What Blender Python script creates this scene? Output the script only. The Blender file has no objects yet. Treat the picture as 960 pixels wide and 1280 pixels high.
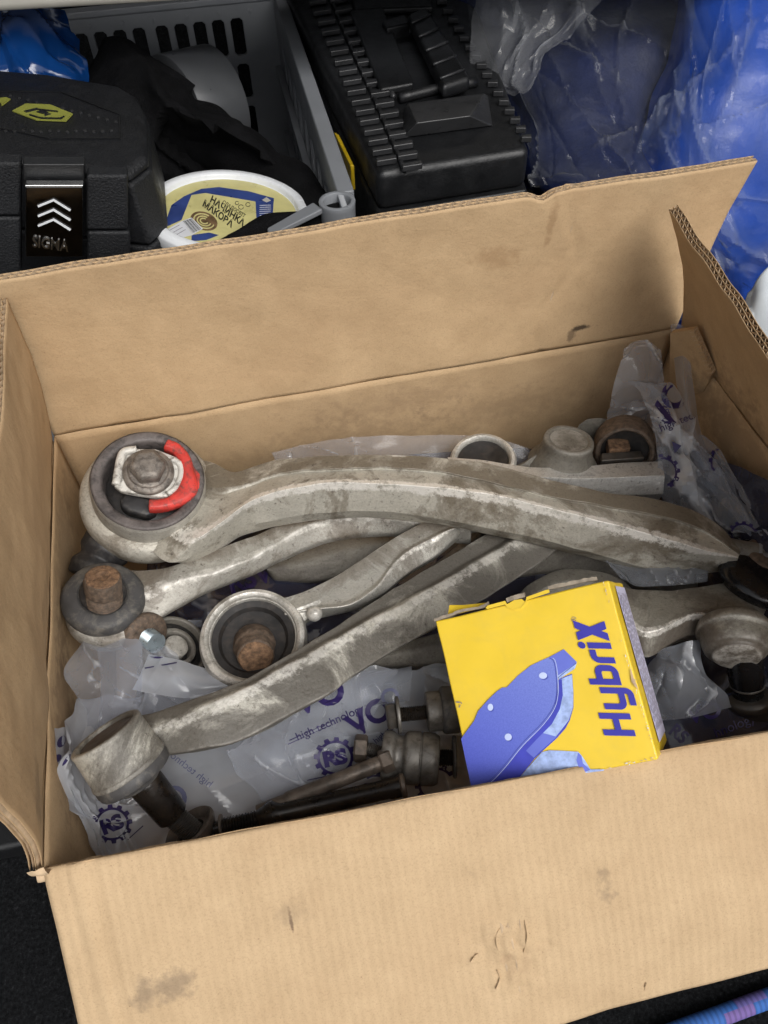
import bpy, bmesh, math, random
import numpy as np
from mathutils import Vector, Matrix, noise
from mathutils.bvhtree import BVHTree

random.seed(4)
SC = bpy.context.scene
COL = SC.collection
R = math.radians

# ------------------------------------------------------------ camera, sky, sun, exposure
# origin: back left corner of the carton's rim, x along its long side, z up; the boot floor is at z = -0.16
FLOOR = -0.16
CAM = Vector((0.16777446, -0.44309233, 0.40924247))
ROT = Matrix(((0.97904979, -0.17133371, 0.11002849),
              (-0.20259646, -0.76552321, 0.61067904),
              (-0.02040054, -0.62017656, -0.78419694)))      # columns: image right, image down, forward
FPX = 961.0
cd = bpy.data.cameras.new('camera')
cam = bpy.data.objects.new('camera', cd)
COL.objects.link(cam)
m = Matrix((ROT.col[0], -ROT.col[1], -ROT.col[2])).transposed()
cam.matrix_world = Matrix.Translation(CAM) @ m.to_4x4()
cd.sensor_fit = 'VERTICAL'
cd.sensor_height = 32.0
cd.lens = 32.0 * FPX / 1280.0
cd.clip_start = 0.01
cd.clip_end = 200
SC.camera = cam

SUN_EL, SUN_AZ = 50, -68            # degrees; azimuth from +x
w = bpy.data.worlds.new('World')
SC.world = w
w.use_nodes = True
wn = w.node_tree
sky = wn.nodes.new('ShaderNodeTexSky')
sky.sky_type = 'NISHITA'
sky.sun_disc = False
sky.sun_elevation = R(SUN_EL)
sky.sun_rotation = R(90 - SUN_AZ)
sky.dust_density = 4.0
sky.air_density = 1.0
hs = wn.nodes.new('ShaderNodeHueSaturation')      # overcast: the blue is greyed out
hs.inputs['Saturation'].default_value = 0.22
wn.links.new(sky.outputs[0], hs.inputs['Color'])
wn.links.new(hs.outputs[0], wn.nodes['Background'].inputs[0])
wn.nodes['Background'].inputs[1].default_value = 0.13

sl = bpy.data.lights.new('sun', 'SUN')
sl.energy = 1.3
sl.angle = R(40)
sl.color = (1.0, 0.975, 0.94)
so = bpy.data.objects.new('sun', sl)
COL.objects.link(so)
sdir = Vector((math.cos(R(SUN_EL)) * math.cos(R(SUN_AZ)), math.cos(R(SUN_EL)) * math.sin(R(SUN_AZ)), math.sin(R(SUN_EL))))
so.rotation_euler = sdir.to_track_quat('Z', 'Y').to_euler()
so.location = (0.5, -1.0, 2.0)
SC.view_settings.view_transform = 'Standard'
SC.view_settings.look = 'None'
SC.view_settings.exposure = 0.22
SC.view_settings.gamma = 1.0

# ------------------------------------------------------------ geometry helpers
def ray(px, py):
    return ROT @ Vector(((px - 480) / FPX, (py - 640) / FPX, 1.0))
def U(px, py, z):
    d = ray(px, py)
    return CAM + d * ((z - CAM.z) / d.z)
def UY(px, py, y):
    d = ray(px, py)
    return CAM + d * ((y - CAM.y) / d.y)
def axis_at(c, ratio, img):
    """unit axis whose disc at c shows the given minor/major ratio, leaning along an image direction"""
    v = (CAM - c).normalized()
    ww = ROT @ Vector((img[0], img[1], 0))
    ww = (ww - v * ww.dot(v)).normalized()
    return (v * ratio + ww * math.sqrt(max(0, 1 - ratio * ratio))).normalized()

WLOC = {}
def link(o, parent=None, loc=None):
    COL.objects.link(o)
    if loc is not None:
        o.location = loc
    WLOC[o.name] = Vector(loc) if loc is not None else Vector((0, 0, 0))
    if parent is not None:
        o.parent = parent
        o.matrix_parent_inverse = Matrix.Translation(-WLOC[parent.name])
    return o
def tag(o, label=None, cat=None, group=None, kind=None):
    if label: o['label'] = label
    if cat: o['category'] = cat
    if group: o['group'] = group
    if kind: o['kind'] = kind
    return o
def thing(name, label, cat, loc, group=None):
    o = bpy.data.objects.new(name, None)
    o.empty_display_size = 0.02
    link(o, None, loc)
    return tag(o, label, cat, group)
def mesh(name, verts, faces, mat, parent=None, smooth=True, uvs=None, fix=True):
    me = bpy.data.meshes.new(name)
    me.from_pydata([tuple(v) for v in verts], [], faces)
    if uvs is not None:
        ul = me.uv_layers.new(name='UVMap')
        idx = np.empty(len(me.loops), dtype=np.int32)
        me.loops.foreach_get('vertex_index', idx)
        ul.data.foreach_set('uv', np.asarray(uvs, dtype=np.float32)[idx].ravel())
    if fix:
        bm = bmesh.new(); bm.from_mesh(me)
        bmesh.ops.recalc_face_normals(bm, faces=bm.faces)
        bm.to_mesh(me); bm.free()
    if smooth:
        me.polygons.foreach_set('use_smooth', [True] * len(me.polygons))
    if mat: me.materials.append(mat)
    me.update()
    return link(bpy.data.objects.new(name, me), parent)
def bevel(o, width=0.002, seg=3, ang=25, sub=0):
    b = o.modifiers.new('bevel', 'BEVEL'); b.width = width; b.segments = seg; b.limit_method = 'ANGLE'; b.angle_limit = R(ang)
    if sub:
        s = o.modifiers.new('sub', 'SUBSURF'); s.levels = s.render_levels = sub
    return o
def wnorm(o):
    o.modifiers.new('wn', 'WEIGHTED_NORMAL').keep_sharp = True
    return o
def frame(a):
    a = a.normalized()
    t = Vector((0, 0, 1)) if abs(a.z) < 0.9 else Vector((1, 0, 0))
    e1 = t.cross(a).normalized()
    return e1, a.cross(e1), a
def lathe(name, c, a, prof, mat, parent, seg=56, smooth=True, phase=0.0, flat_ends=True, wob=0.0, e1=None):
    if e1 is None:
        e1, e2, a = frame(a)
    else:
        a = a.normalized(); e1 = (e1 - a * e1.dot(a)).normalized(); e2 = a.cross(e1)
    V, F = [], []
    for (r, h) in prof:
        for k in range(seg):
            t = phase + 2 * math.pi * k / seg
            rr = r * (1 + wob * noise.noise(Vector((math.cos(t) * 2, math.sin(t) * 2, h * 90))))
            V.append(c + a * h + e1 * (rr * math.cos(t)) + e2 * (rr * math.sin(t)))
    n = len(prof)
    for i in range(n - 1):
        for k in range(seg):
            k2 = (k + 1) % seg
            F.append((i * seg + k, i * seg + k2, (i + 1) * seg + k2, (i + 1) * seg + k))
    if flat_ends:
        F.append(tuple(range(seg))[::-1]); F.append(tuple((n - 1) * seg + k for k in range(seg)))
    o = mesh(name, V, F, mat, parent, smooth)
    if smooth:
        o.data.set_sharp_from_angle(angle=R(40))
    return o
def rounded(prof, d=0.0012):
    """chamfer the corners of a lathe profile"""
    out = [prof[0]]
    for i in range(1, len(prof) - 1):
        p = Vector(prof[i]); a = Vector(prof[i - 1]) - p; b = Vector(prof[i + 1]) - p
        k = min(d, a.length * 0.4, b.length * 0.4)
        if a.length > 1e-6 and b.length > 1e-6:
            q1 = p + a.normalized() * k; q2 = p + b.normalized() * k
            out += [tuple(q1), tuple((q1 + q2 + p * 1.0) / 3), tuple(q2)]
        else:
            out.append(tuple(p))
    out.append(prof[-1])
    return out
def cat_rom(P, n):
    """Catmull-Rom through a list of points (any arrays)"""
    P = [np.array(p, float) for p in P]
    out = []
    for i in range(len(P) - 1):
        p0 = P[i - 1] if i else 2 * P[0] - P[1]
        p1, p2 = P[i], P[i + 1]
        p3 = P[i + 2] if i + 2 < len(P) else 2 * P[-1] - P[-2]
        for k in range(n):
            t = k / n
            out.append(0.5 * ((2 * p1) + (-p0 + p2) * t + (2 * p0 - 5 * p1 + 4 * p2 - p3) * t * t + (-p0 + 3 * p1 - 3 * p2 + p3) * t ** 3))
    out.append(P[-1])
    return out
def tube(name, pts, rad, mat, parent=None, seg=14, n=6, uv=False):
    P = [Vector(p) for p in cat_rom(pts, n)] if n > 1 else [Vector(p) for p in pts]
    V, F, UV = [], [], []
    L = 0
    for i, p in enumerate(P):
        t = (P[min(i + 1, len(P) - 1)] - P[max(i - 1, 0)]).normalized()
        e1, e2, _ = frame(t)
        r = rad(i / (len(P) - 1)) if callable(rad) else rad
        if i: L += (p - P[i - 1]).length
        for k in range(seg):
            a = 2 * math.pi * k / seg
            V.append(p + e1 * r * math.cos(a) + e2 * r * math.sin(a)); UV.append((L, k / seg))
    for i in range(len(P) - 1):
        for k in range(seg):
            k2 = (k + 1) % seg
            F.append((i * seg + k, i * seg + k2, (i + 1) * seg + k2, (i + 1) * seg + k))
    F.append(tuple(range(seg))); F.append(tuple((len(P) - 1) * seg + k for k in range(seg)))
    return mesh(name, V, F, mat, parent, True, UV if uv else None)
def loft(name, stations, t, mat, parent, n=6, bw=0.0022, ridge=(), rough=0.0, grime=()):
    """casting body: every station is the visible section (px, py, z) from its upper to its lower outline, closed underneath"""
    S = [[U(*p) for p in st] for st in stations]
    k = len(S[0])
    rings = []
    for st in S:
        low = Vector((0, 0, -t))
        ring = list(st) + [st[-1] + low * 0.8 + (st[0] - st[-1]) * 0.12, st[0] + low + (st[-1] - st[0]) * 0.12]
        rings.append(np.array([tuple(v) for v in ring]))
    rings = cat_rom(rings, n)
    m = k + 2
    V, F = [], []
    for r in rings:
        for v in r:
            v = Vector(v)
            if rough:
                v = v + noise.noise_vector(v * 60) * rough
            V.append(v)
    for i in range(len(rings) - 1):
        for q in range(m):
            q2 = (q + 1) % m
            F.append((i * m + q, i * m + q2, (i + 1) * m + q2, (i + 1) * m + q))
    F.append(tuple(range(m))); F.append(tuple((len(rings) - 1) * m + q for q in range(m)))
    o = mesh(name, V, F, mat, parent)
    at_ = o.data.attributes.new('wear', 'FLOAT', 'POINT')
    at_.data.foreach_set('value', [1.0 if (i % m) in ridge else 0.0 for i in range(len(V))])
    o.data.attributes.new('grime', 'FLOAT', 'POINT').data.foreach_set('value', [1.0 if (i % m) in grime else 0.0 for i in range(len(V))])
    if bw: bevel(o, bw, 3, 22, 1)
    return o
def box8(name, P, mat, parent=None, bw=0.0, seg=2):
    """8 corners: bottom ring then top ring"""
    F = [(3, 2, 1, 0), (4, 5, 6, 7)] + [(i, (i + 1) % 4, 4 + (i + 1) % 4, 4 + i) for i in range(4)]
    o = mesh(name, P, F, mat, parent, smooth=bw > 0)
    if bw:
        bevel(o, bw, seg); wnorm(o)
    return o
def bx(name, x0, x1, y0, y1, z0, z1, mat, parent=None, bw=0.0):
    return box8(name, [(x0, y0, z0), (x1, y0, z0), (x1, y1, z0), (x0, y1, z0), (x0, y0, z1), (x1, y0, z1), (x1, y1, z1), (x0, y1, z1)], mat, parent, bw)
def prism(name, top, dz, mat, parent=None, bw=0.0, seg=3, taper=0.0):
    """polygon (world points) pushed down by dz"""
    n = len(top)
    c = sum((Vector(p) for p in top), Vector()) / n
    low = [Vector(p) + Vector((0, 0, -dz)) + (Vector(p) - c) * taper for p in top]
    F = [tuple(range(n)), tuple(range(n, 2 * n))[::-1]] + [(i, n + i, n + (i + 1) % n, (i + 1) % n) for i in range(n)]
    o = mesh(name, list(map(Vector, top)) + low, F, mat, parent, smooth=bw > 0)
    if bw:
        bevel(o, bw, seg, 20); wnorm(o)
    return o
def tri(x):
    x = x - math.floor(x)
    return abs(x - 0.5) * 2
class Crumple:
    def __init__(self, seed, k=6, f=(12, 45), amp=0.004):
        r = random.Random(seed)
        self.w = []
        for i in range(k):
            d = Vector((r.gauss(0, 1), r.gauss(0, 1), r.gauss(0, 1))).normalized()
            fr = r.uniform(*f)
            self.w.append((d, fr, r.random(), amp * f[0] / fr * r.uniform(0.5, 1.2)))
        self.off = Vector((r.random(), r.random(), r.random())) * 20
    def __call__(self, p):
        q = p + noise.noise_vector(p * 14 + self.off) * 0.012
        return sum(a * (tri(q.dot(d) * f + ph) - 0.5) for d, f, ph, a in self.w)
def grid_patch(rows, n=8):
    """rows of 3D control points -> dense 2D list of points"""
    R1 = [cat_rom([tuple(p) for p in row], n) for row in rows]
    cols = list(zip(*R1))
    dense = [cat_rom(list(c), n) for c in cols]
    nu, nv = len(dense[0]), len(dense)
    return [[Vector(dense[j][i]) for j in range(nv)] for i in range(nu)]
def sheet(name, rows, mat, parent=None, n=8, amp=0.004, seed=1, f=(12, 45), k=6, edge=0.0, smooth_deg=28, thick=0.0, folds=0, fh=0.0030, fw=0.0018):
    G = grid_patch(rows, n)
    cr = Crumple(seed, k, f, amp)
    nu, nv = len(G), len(G[0])
    V, F, UV = [], [], []
    rr = random.Random(seed * 7 + 1)
    LN, CW = [], []
    su = (G[0][-1] - G[0][0]).length + 1e-6; sv = (G[-1][0] - G[0][0]).length + 1e-6
    for _ in range(folds):
        cx, cy, a0 = rr.random() * su, rr.random() * sv, rr.gauss(1.2, 0.7)
        LN.append((cx, cy, math.cos(a0), math.sin(a0), rr.uniform(0.25, 0.6) * max(su, sv), fh * rr.choice((-0.6, 1, 1)) * rr.uniform(0.5, 1.2), fw * rr.uniform(0.7, 1.5), rr.uniform(-3, 3)))
    def fold(u, v):
        x, y = u * su, v * sv; h = 0.0
        for cx, cy, c_, s_, L_, hh, ww, bend in LN:
            dx, dy = x - cx, y - cy
            al = dx * c_ + dy * s_; d = -dx * s_ + dy * c_ + bend * al * al
            h += hh * math.exp(-abs(d) / ww) * max(0.0, 1 - (al / L_) ** 2)
        return h
    for i in range(nu):
        for j in range(nv):
            p = G[i][j]
            a = G[min(i + 1, nu - 1)][j] - G[max(i - 1, 0)][j]
            b = G[i][min(j + 1, nv - 1)] - G[i][max(j - 1, 0)]
            nn = a.cross(b)
            nn = nn.normalized() if nn.length > 1e-12 else Vector((0, 0, 1))
            if nn.z < 0: nn = -nn
            q = p + nn * (cr(p) + (fold(j / (nv - 1), i / (nu - 1)) if folds else 0.0))
            if edge and (i in (0, nu - 1) or j in (0, nv - 1)):
                q += noise.noise_vector(p * 70) * edge
            V.append(q); UV.append((j / (nv - 1), i / (nu - 1))); CW.append(min(1.0, abs(fold(j / (nv - 1), i / (nu - 1))) / fh) if folds else 0.0)
    for i in range(nu - 1):
        for j in range(nv - 1):
            F.append((i * nv + j, i * nv + j + 1, (i + 1) * nv + j + 1, (i + 1) * nv + j))
    o = mesh(name, V, F, mat, parent, True, UV)
    o.data.attributes.new('crease_glint', 'FLOAT', 'POINT').data.foreach_set('value', CW)
    o.data.set_sharp_from_angle(angle=R(smooth_deg))
    if thick:
        s = o.modifiers.new('sol', 'SOLIDIFY'); s.thickness = thick; s.offset = -1
    return o
def fill2d(polys):
    """list of closed 2D polygons (outer and holes) -> (verts, tris) by a filled curve"""
    cu = bpy.data.curves.new('tmp', 'CURVE'); cu.dimensions = '2D'; cu.fill_mode = 'BOTH'
    for pl in polys:
        s = cu.splines.new('POLY'); s.points.add(len(pl) - 1); s.use_cyclic_u = True
        for q, p in zip(s.points, pl): q.co = (p[0], p[1], 0, 1)
    ob = bpy.data.objects.new('tmp', cu)
    me = bpy.data.meshes.new_from_object(ob)
    V = [v.co.copy() for v in me.vertices]; F = [tuple(p.vertices) for p in me.polygons]
    bpy.data.objects.remove(ob); bpy.data.meshes.remove(me); bpy.data.curves.remove(cu)
    return V, F
def text2d(s, bold=0.0, spacing=1.0, shear=0.0):
    cu = bpy.data.curves.new('tmp', 'FONT'); cu.body = s; cu.size = 1.0; cu.offset = bold; cu.space_character = spacing
    cu.shear = shear; cu.resolution_u = 4; cu.fill_mode = 'FRONT'
    ob = bpy.data.objects.new('tmp', cu)
    me = bpy.data.meshes.new_from_object(ob)
    V = [v.co.copy() for v in me.vertices]; F = [tuple(p.vertices) for p in me.polygons]
    bpy.data.objects.remove(ob); bpy.data.meshes.remove(me); bpy.data.curves.remove(cu)
    return V, F
def stroke2d(pts, w, closed=False):
    """polyline with mitred joints and butt ends -> polygon"""
    P = [Vector((p[0], p[1])) for p in pts]
    L, Rr = [], []
    n = len(P)
    for i in range(n):
        d0 = (P[i] - P[i - 1]).normalized() if i else (P[1] - P[0]).normalized()
        d1 = (P[i + 1] - P[i]).normalized() if i + 1 < n else d0
        t = (d0 + d1).normalized()
        nn = Vector((-t.y, t.x)) / max(0.4, t.dot(d1))
        L.append(P[i] + nn * w / 2); Rr.append(P[i] - nn * w / 2)
    return [tuple(p) for p in L] + [tuple(p) for p in reversed(Rr)]
def ellipse2d(cx, cy, rx, ry, n=28, rot=0.0):
    c, s = math.cos(rot), math.sin(rot)
    return [(cx + rx * math.cos(2 * math.pi * k / n) * c - ry * math.sin(2 * math.pi * k / n) * s,
             cy + rx * math.cos(2 * math.pi * k / n) * s + ry * math.sin(2 * math.pi * k / n) * c) for k in range(n)]
def bvh_of(*objs):
    V, F = [], []
    for o in objs:
        b = len(V)
        V += [v.co.copy() for v in o.data.vertices]
        F += [tuple(b + i for i in p.vertices) for p in o.data.polygons]
    return BVHTree.FromPolygons(V, F)
def decal(name, shape, to_px, tree, mat, parent, off=0.0004, cuts=0):
    """print lying on a surface: shape (verts, faces) in 2D, carried to the surface it is printed on"""
    V, F = shape
    bm = bmesh.new()
    vs = [bm.verts.new((v[0], v[1], 0)) for v in V]
    for f in F:
        try: bm.faces.new([vs[i] for i in f])
        except ValueError: pass
    if cuts:
        for _ in range(cuts):
            L = sorted(e.calc_length() for e in bm.edges)
            lim = L[int(len(L) * 0.6)] if L else 0
            bmesh.ops.subdivide_edges(bm, edges=[e for e in bm.edges if e.calc_length() > lim], cuts=1)
        bmesh.ops.triangulate(bm, faces=bm.faces)
    kill = []
    for v in bm.verts:
        px, py = to_px(v.co.x, v.co.y)
        d = ray(px, py).normalized()
        h = tree.ray_cast(CAM, d)
        if h[0] is None: kill.append(v)
        else: v.co = h[0] - d * off
    if kill: bmesh.ops.delete(bm, geom=kill, context='VERTS')
    me = bpy.data.meshes.new(name); bm.to_mesh(me); bm.free()
    me.materials.append(mat)
    return link(bpy.data.objects.new(name, me), parent)
def aff(o, ax, ay):
    return lambda x, y: (o[0] + ax[0] * x + ay[0] * y, o[1] + ax[1] * x + ay[1] * y)

# ------------------------------------------------------------ materials
def new_mat(name):
    mt = bpy.data.materials.new(name); mt.use_nodes = True
    nt = mt.node_tree
    return mt, nt, nt.nodes['Principled BSDF'], nt.nodes['Material Output']
def N(nt, typ, **kw):
    n = nt.nodes.new(typ)
    for k, v in kw.items():
        if k.startswith('i_'):
            key = k[2:]
            n.inputs[int(key) if key.isdigit() else key.replace('_', ' ')].default_value = v
        else: setattr(n, k, v)
    return n
def ramp(nt, src, stops, interp='LINEAR'):
    r = nt.nodes.new('ShaderNodeValToRGB'); r.color_ramp.interpolation = interp
    e = r.color_ramp.elements
    while len(e) < len(stops): e.new(0.5)
    for q, (p, c) in zip(e, stops):
        q.position = p; q.color = c if len(c) == 4 else (*c, 1)
    if src is not None: nt.links.new(src, r.inputs[0])
    return r.outputs[0]
def noise_n(nt, vec, scale, detail=4, rough=0.55, dist=0.0):
    n = N(nt, 'ShaderNodeTexNoise', i_Scale=scale, i_Detail=detail, i_Roughness=rough, i_Distortion=dist)
    nt.links.new(vec, n.inputs['Vector'])
    return n.outputs['Fac']
def mixc(nt, fac, a, b, mode='MIX'):
    n = N(nt, 'ShaderNodeMix', data_type='RGBA', blend_type=mode)
    for sock, v in ((n.inputs[0], fac), (n.inputs[6], a), (n.inputs[7], b)):
        if hasattr(v, 'links'): nt.links.new(v, sock)
        else: sock.default_value = v if not isinstance(v, tuple) or len(v) == 4 else (*v, 1)
    return n.outputs[2]
def math_n(nt, op, a, b=0.0, clamp=False):
    n = N(nt, 'ShaderNodeMath', operation=op, use_clamp=clamp)
    for s, v in ((n.inputs[0], a), (n.inputs[1], b)):
        if hasattr(v, 'links'): nt.links.new(v, s)
        else: s.default_value = v
    return n.outputs[0]
def bump(nt, bsdf, h, strength=0.3, dist=0.001, prev=None):
    b = N(nt, 'ShaderNodeBump', i_Strength=strength, i_Distance=dist)
    nt.links.new(h, b.inputs['Height'])
    if prev is not None: nt.links.new(prev, b.inputs['Normal'])
    nt.links.new(b.outputs[0], bsdf.inputs['Normal'])
    return b.outputs[0]
def objco(nt):
    return N(nt, 'ShaderNodeTexCoord').outputs['Object']
def blob(nt, vec, c, r, distort=0.6, scale=100):
    """soft-edged stain at c (radius vector r): 1 inside, 0 outside"""
    mp = N(nt, 'ShaderNodeMapping', vector_type='POINT')
    mp.inputs['Scale'].default_value = tuple(1 / q for q in r)
    mp.inputs['Location'].default_value = tuple(-a / q for a, q in zip(c, r))
    nt.links.new(vec, mp.inputs[0])
    ln = N(nt, 'ShaderNodeVectorMath', operation='LENGTH'); nt.links.new(mp.outputs[0], ln.inputs[0])
    nz = noise_n(nt, vec, scale, 5, 0.65)
    d = math_n(nt, 'ADD', ln.outputs['Value'], math_n(nt, 'MULTIPLY', math_n(nt, 'SUBTRACT', nz, 0.5), distort * 4))
    return ramp(nt, d, [(0.45, (1, 1, 1)), (1.0, (0, 0, 0))])

def mat_cardboard(name, stains=(), base=((0.472, 0.326, 0.184), (0.555, 0.39, 0.226)), flutes=0.12, torn=False):
    mt, nt, b, out = new_mat(name)
    v = objco(nt)
    c = ramp(nt, noise_n(nt, v, 38, 5, 0.6), [(0.3, base[0]), (0.72, base[1])])
    fib = noise_n(nt, v, 900, 3, 0.7)
    c = mixc(nt, 0.42, c, ramp(nt, fib, [(0.3, (0.62, 0.60, 0.57)), (0.5, (1, 1, 1)), (0.68, (1, 1, 1)), (0.85, (1.25, 1.25, 1.25))]), 'MULTIPLY')
    sp = N(nt, 'ShaderNodeTexVoronoi', i_Scale=260.0); nt.links.new(v, sp.inputs['Vector'])
    spk = ramp(nt, sp.outputs['Distance'], [(0.05, (1, 1, 1)), (0.11, (0, 0, 0))])
    spk = math_n(nt, 'MULTIPLY', spk, ramp(nt, noise_n(nt, v, 120, 2), [(0.52, (0, 0, 0)), (0.66, (0.75, 0.75, 0.75))]))
    c = mixc(nt, spk, c, (0.20, 0.115, 0.06))
    big = noise_n(nt, v, 9, 6, 0.6)
    c = mixc(nt, ramp(nt, big, [(0.5, (0, 0, 0)), (0.75, (0.35, 0.35, 0.35))]), c, (0.40, 0.255, 0.14))
    scuff = noise_n(nt, v, 55, 8, 0.75, 1.5)
    c = mixc(nt, ramp(nt, scuff, [(0.62, (0, 0, 0)), (0.74, (0.28, 0.28, 0.28))]), c, (0.30, 0.215, 0.14))
    sm_ = N(nt, 'ShaderNodeMapping'); nt.links.new(v, sm_.inputs[0])
    sm_.inputs['Rotation'].default_value = (0.5, 0.4, 0.9); sm_.inputs['Scale'].default_value = (0.12, 1.0, 1.0)
    sc_ = N(nt, 'ShaderNodeTexNoise', noise_type='RIDGED_MULTIFRACTAL', i_Scale=70.0, i_Detail=3.0); nt.links.new(sm_.outputs[0], sc_.inputs['Vector'])
    sf = math_n(nt, 'MULTIPLY', ramp(nt, sc_.outputs['Fac'], [(0.70, (0, 0, 0)), (0.95, (0.5, 0.5, 0.5))]), ramp(nt, noise_n(nt, v, 14, 4), [(0.52, (0, 0, 0)), (0.66, (1, 1, 1))]))
    c = mixc(nt, sf, c, (0.62, 0.45, 0.27))
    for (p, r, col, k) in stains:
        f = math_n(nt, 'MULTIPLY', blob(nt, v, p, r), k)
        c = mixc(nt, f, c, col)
    nt.links.new(c, b.inputs['Base Color'])
    b.inputs['Roughness'].default_value = 0.82
    b.inputs['Specular IOR Level'].default_value = 0.25
    uv = N(nt, 'ShaderNodeTexCoord').outputs['UV']
    wv = N(nt, 'ShaderNodeTexWave', wave_type='BANDS', bands_direction='X', i_Scale=62.0, i_Distortion=0.6, i_Detail=1.0)
    wv.inputs['Detail Scale'].default_value = 0.6
    nt.links.new(uv, wv.inputs['Vector'])
    n1 = bump(nt, b, wv.outputs['Fac'], flutes, 0.0012)
    n2 = bump(nt, b, noise_n(nt, v, 26, 6, 0.65), 0.42, 0.004, n1)
    bump(nt, b, fib, 0.12, 0.0006, n2)
    return mt

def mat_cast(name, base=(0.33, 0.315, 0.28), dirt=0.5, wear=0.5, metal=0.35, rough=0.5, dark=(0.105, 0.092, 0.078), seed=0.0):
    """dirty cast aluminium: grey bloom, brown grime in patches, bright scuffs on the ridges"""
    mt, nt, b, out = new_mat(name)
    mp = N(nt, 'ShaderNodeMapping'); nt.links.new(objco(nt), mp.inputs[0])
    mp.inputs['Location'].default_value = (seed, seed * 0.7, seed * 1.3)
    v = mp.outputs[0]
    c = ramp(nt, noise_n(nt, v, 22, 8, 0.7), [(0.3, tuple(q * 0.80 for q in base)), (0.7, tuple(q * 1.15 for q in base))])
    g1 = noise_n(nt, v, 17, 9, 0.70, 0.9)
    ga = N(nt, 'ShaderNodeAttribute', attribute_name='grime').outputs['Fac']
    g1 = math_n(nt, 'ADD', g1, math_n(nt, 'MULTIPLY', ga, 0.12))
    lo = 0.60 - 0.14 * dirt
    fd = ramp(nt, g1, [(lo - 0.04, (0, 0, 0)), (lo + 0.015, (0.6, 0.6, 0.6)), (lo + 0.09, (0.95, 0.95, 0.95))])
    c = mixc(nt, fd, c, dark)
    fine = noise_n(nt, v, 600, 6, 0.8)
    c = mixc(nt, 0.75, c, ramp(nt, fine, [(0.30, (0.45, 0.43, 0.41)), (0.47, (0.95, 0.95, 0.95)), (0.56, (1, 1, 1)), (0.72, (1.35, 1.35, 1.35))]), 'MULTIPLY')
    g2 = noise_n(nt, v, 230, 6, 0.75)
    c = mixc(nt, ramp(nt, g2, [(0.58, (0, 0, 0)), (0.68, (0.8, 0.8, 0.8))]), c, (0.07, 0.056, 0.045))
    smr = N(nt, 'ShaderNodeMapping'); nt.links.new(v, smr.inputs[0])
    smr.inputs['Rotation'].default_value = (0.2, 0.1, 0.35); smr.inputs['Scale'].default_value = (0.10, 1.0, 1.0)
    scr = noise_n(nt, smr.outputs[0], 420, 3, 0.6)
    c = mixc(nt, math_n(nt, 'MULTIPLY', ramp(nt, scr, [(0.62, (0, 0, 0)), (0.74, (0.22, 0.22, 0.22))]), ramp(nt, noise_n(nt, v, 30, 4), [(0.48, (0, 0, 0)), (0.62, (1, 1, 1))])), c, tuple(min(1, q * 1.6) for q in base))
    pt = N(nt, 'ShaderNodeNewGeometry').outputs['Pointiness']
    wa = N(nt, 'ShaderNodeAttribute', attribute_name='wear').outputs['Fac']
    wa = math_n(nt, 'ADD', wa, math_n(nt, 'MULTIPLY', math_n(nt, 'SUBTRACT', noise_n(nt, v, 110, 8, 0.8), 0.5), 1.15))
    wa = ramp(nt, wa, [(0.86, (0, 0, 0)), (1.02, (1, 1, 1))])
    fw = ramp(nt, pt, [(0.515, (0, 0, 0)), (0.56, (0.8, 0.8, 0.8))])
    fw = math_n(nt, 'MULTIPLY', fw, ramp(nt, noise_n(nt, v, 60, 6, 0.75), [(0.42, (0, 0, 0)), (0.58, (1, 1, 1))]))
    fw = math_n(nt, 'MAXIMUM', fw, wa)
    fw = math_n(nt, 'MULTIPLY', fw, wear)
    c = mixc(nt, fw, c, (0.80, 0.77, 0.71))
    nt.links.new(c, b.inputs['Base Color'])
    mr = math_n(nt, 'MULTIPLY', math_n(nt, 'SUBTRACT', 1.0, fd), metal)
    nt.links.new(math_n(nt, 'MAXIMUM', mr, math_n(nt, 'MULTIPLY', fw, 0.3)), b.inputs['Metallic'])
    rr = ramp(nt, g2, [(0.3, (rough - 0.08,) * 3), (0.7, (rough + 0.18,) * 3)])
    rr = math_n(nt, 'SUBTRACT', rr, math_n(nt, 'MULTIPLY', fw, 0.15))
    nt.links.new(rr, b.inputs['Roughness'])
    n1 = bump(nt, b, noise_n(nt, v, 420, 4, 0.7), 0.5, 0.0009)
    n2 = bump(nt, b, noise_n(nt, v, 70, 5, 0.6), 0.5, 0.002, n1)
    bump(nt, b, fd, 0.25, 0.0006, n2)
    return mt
def mat_simple(name, col, rough=0.5, metal=0.0, var=0.25, scale=80, bumpk=0.2, bs=300, dirt=None, dk=0.5, spec=0.5, bd=0.0006, coat=0.0):
    mt, nt, b, out = new_mat(name)
    v = objco(nt)
    c = ramp(nt, noise_n(nt, v, scale, 5, 0.6), [(0.3, tuple(q * (1 - var) for q in col)), (0.7, tuple(min(1, q * (1 + var)) for q in col))])
    if dirt:
        c = mixc(nt, ramp(nt, noise_n(nt, v, scale * 1.7, 7, 0.7, 0.4), [(0.48, (0, 0, 0)), (0.64, (dk,) * 3)]), c, dirt)
    nt.links.new(c, b.inputs['Base Color'])
    rr = ramp(nt, noise_n(nt, v, scale * 2, 4), [(0.3, (max(0.03, rough - 0.1),) * 3), (0.7, (min(1, rough + 0.1),) * 3)])
    nt.links.new(rr, b.inputs['Roughness'])
    b.inputs['Metallic'].default_value = metal
    b.inputs['Specular IOR Level'].default_value = spec
    b.inputs['Coat Weight'].default_value = coat
    if bumpk: bump(nt, b, noise_n(nt, v, bs, 4, 0.65), bumpk, bd)
    return mt
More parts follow.
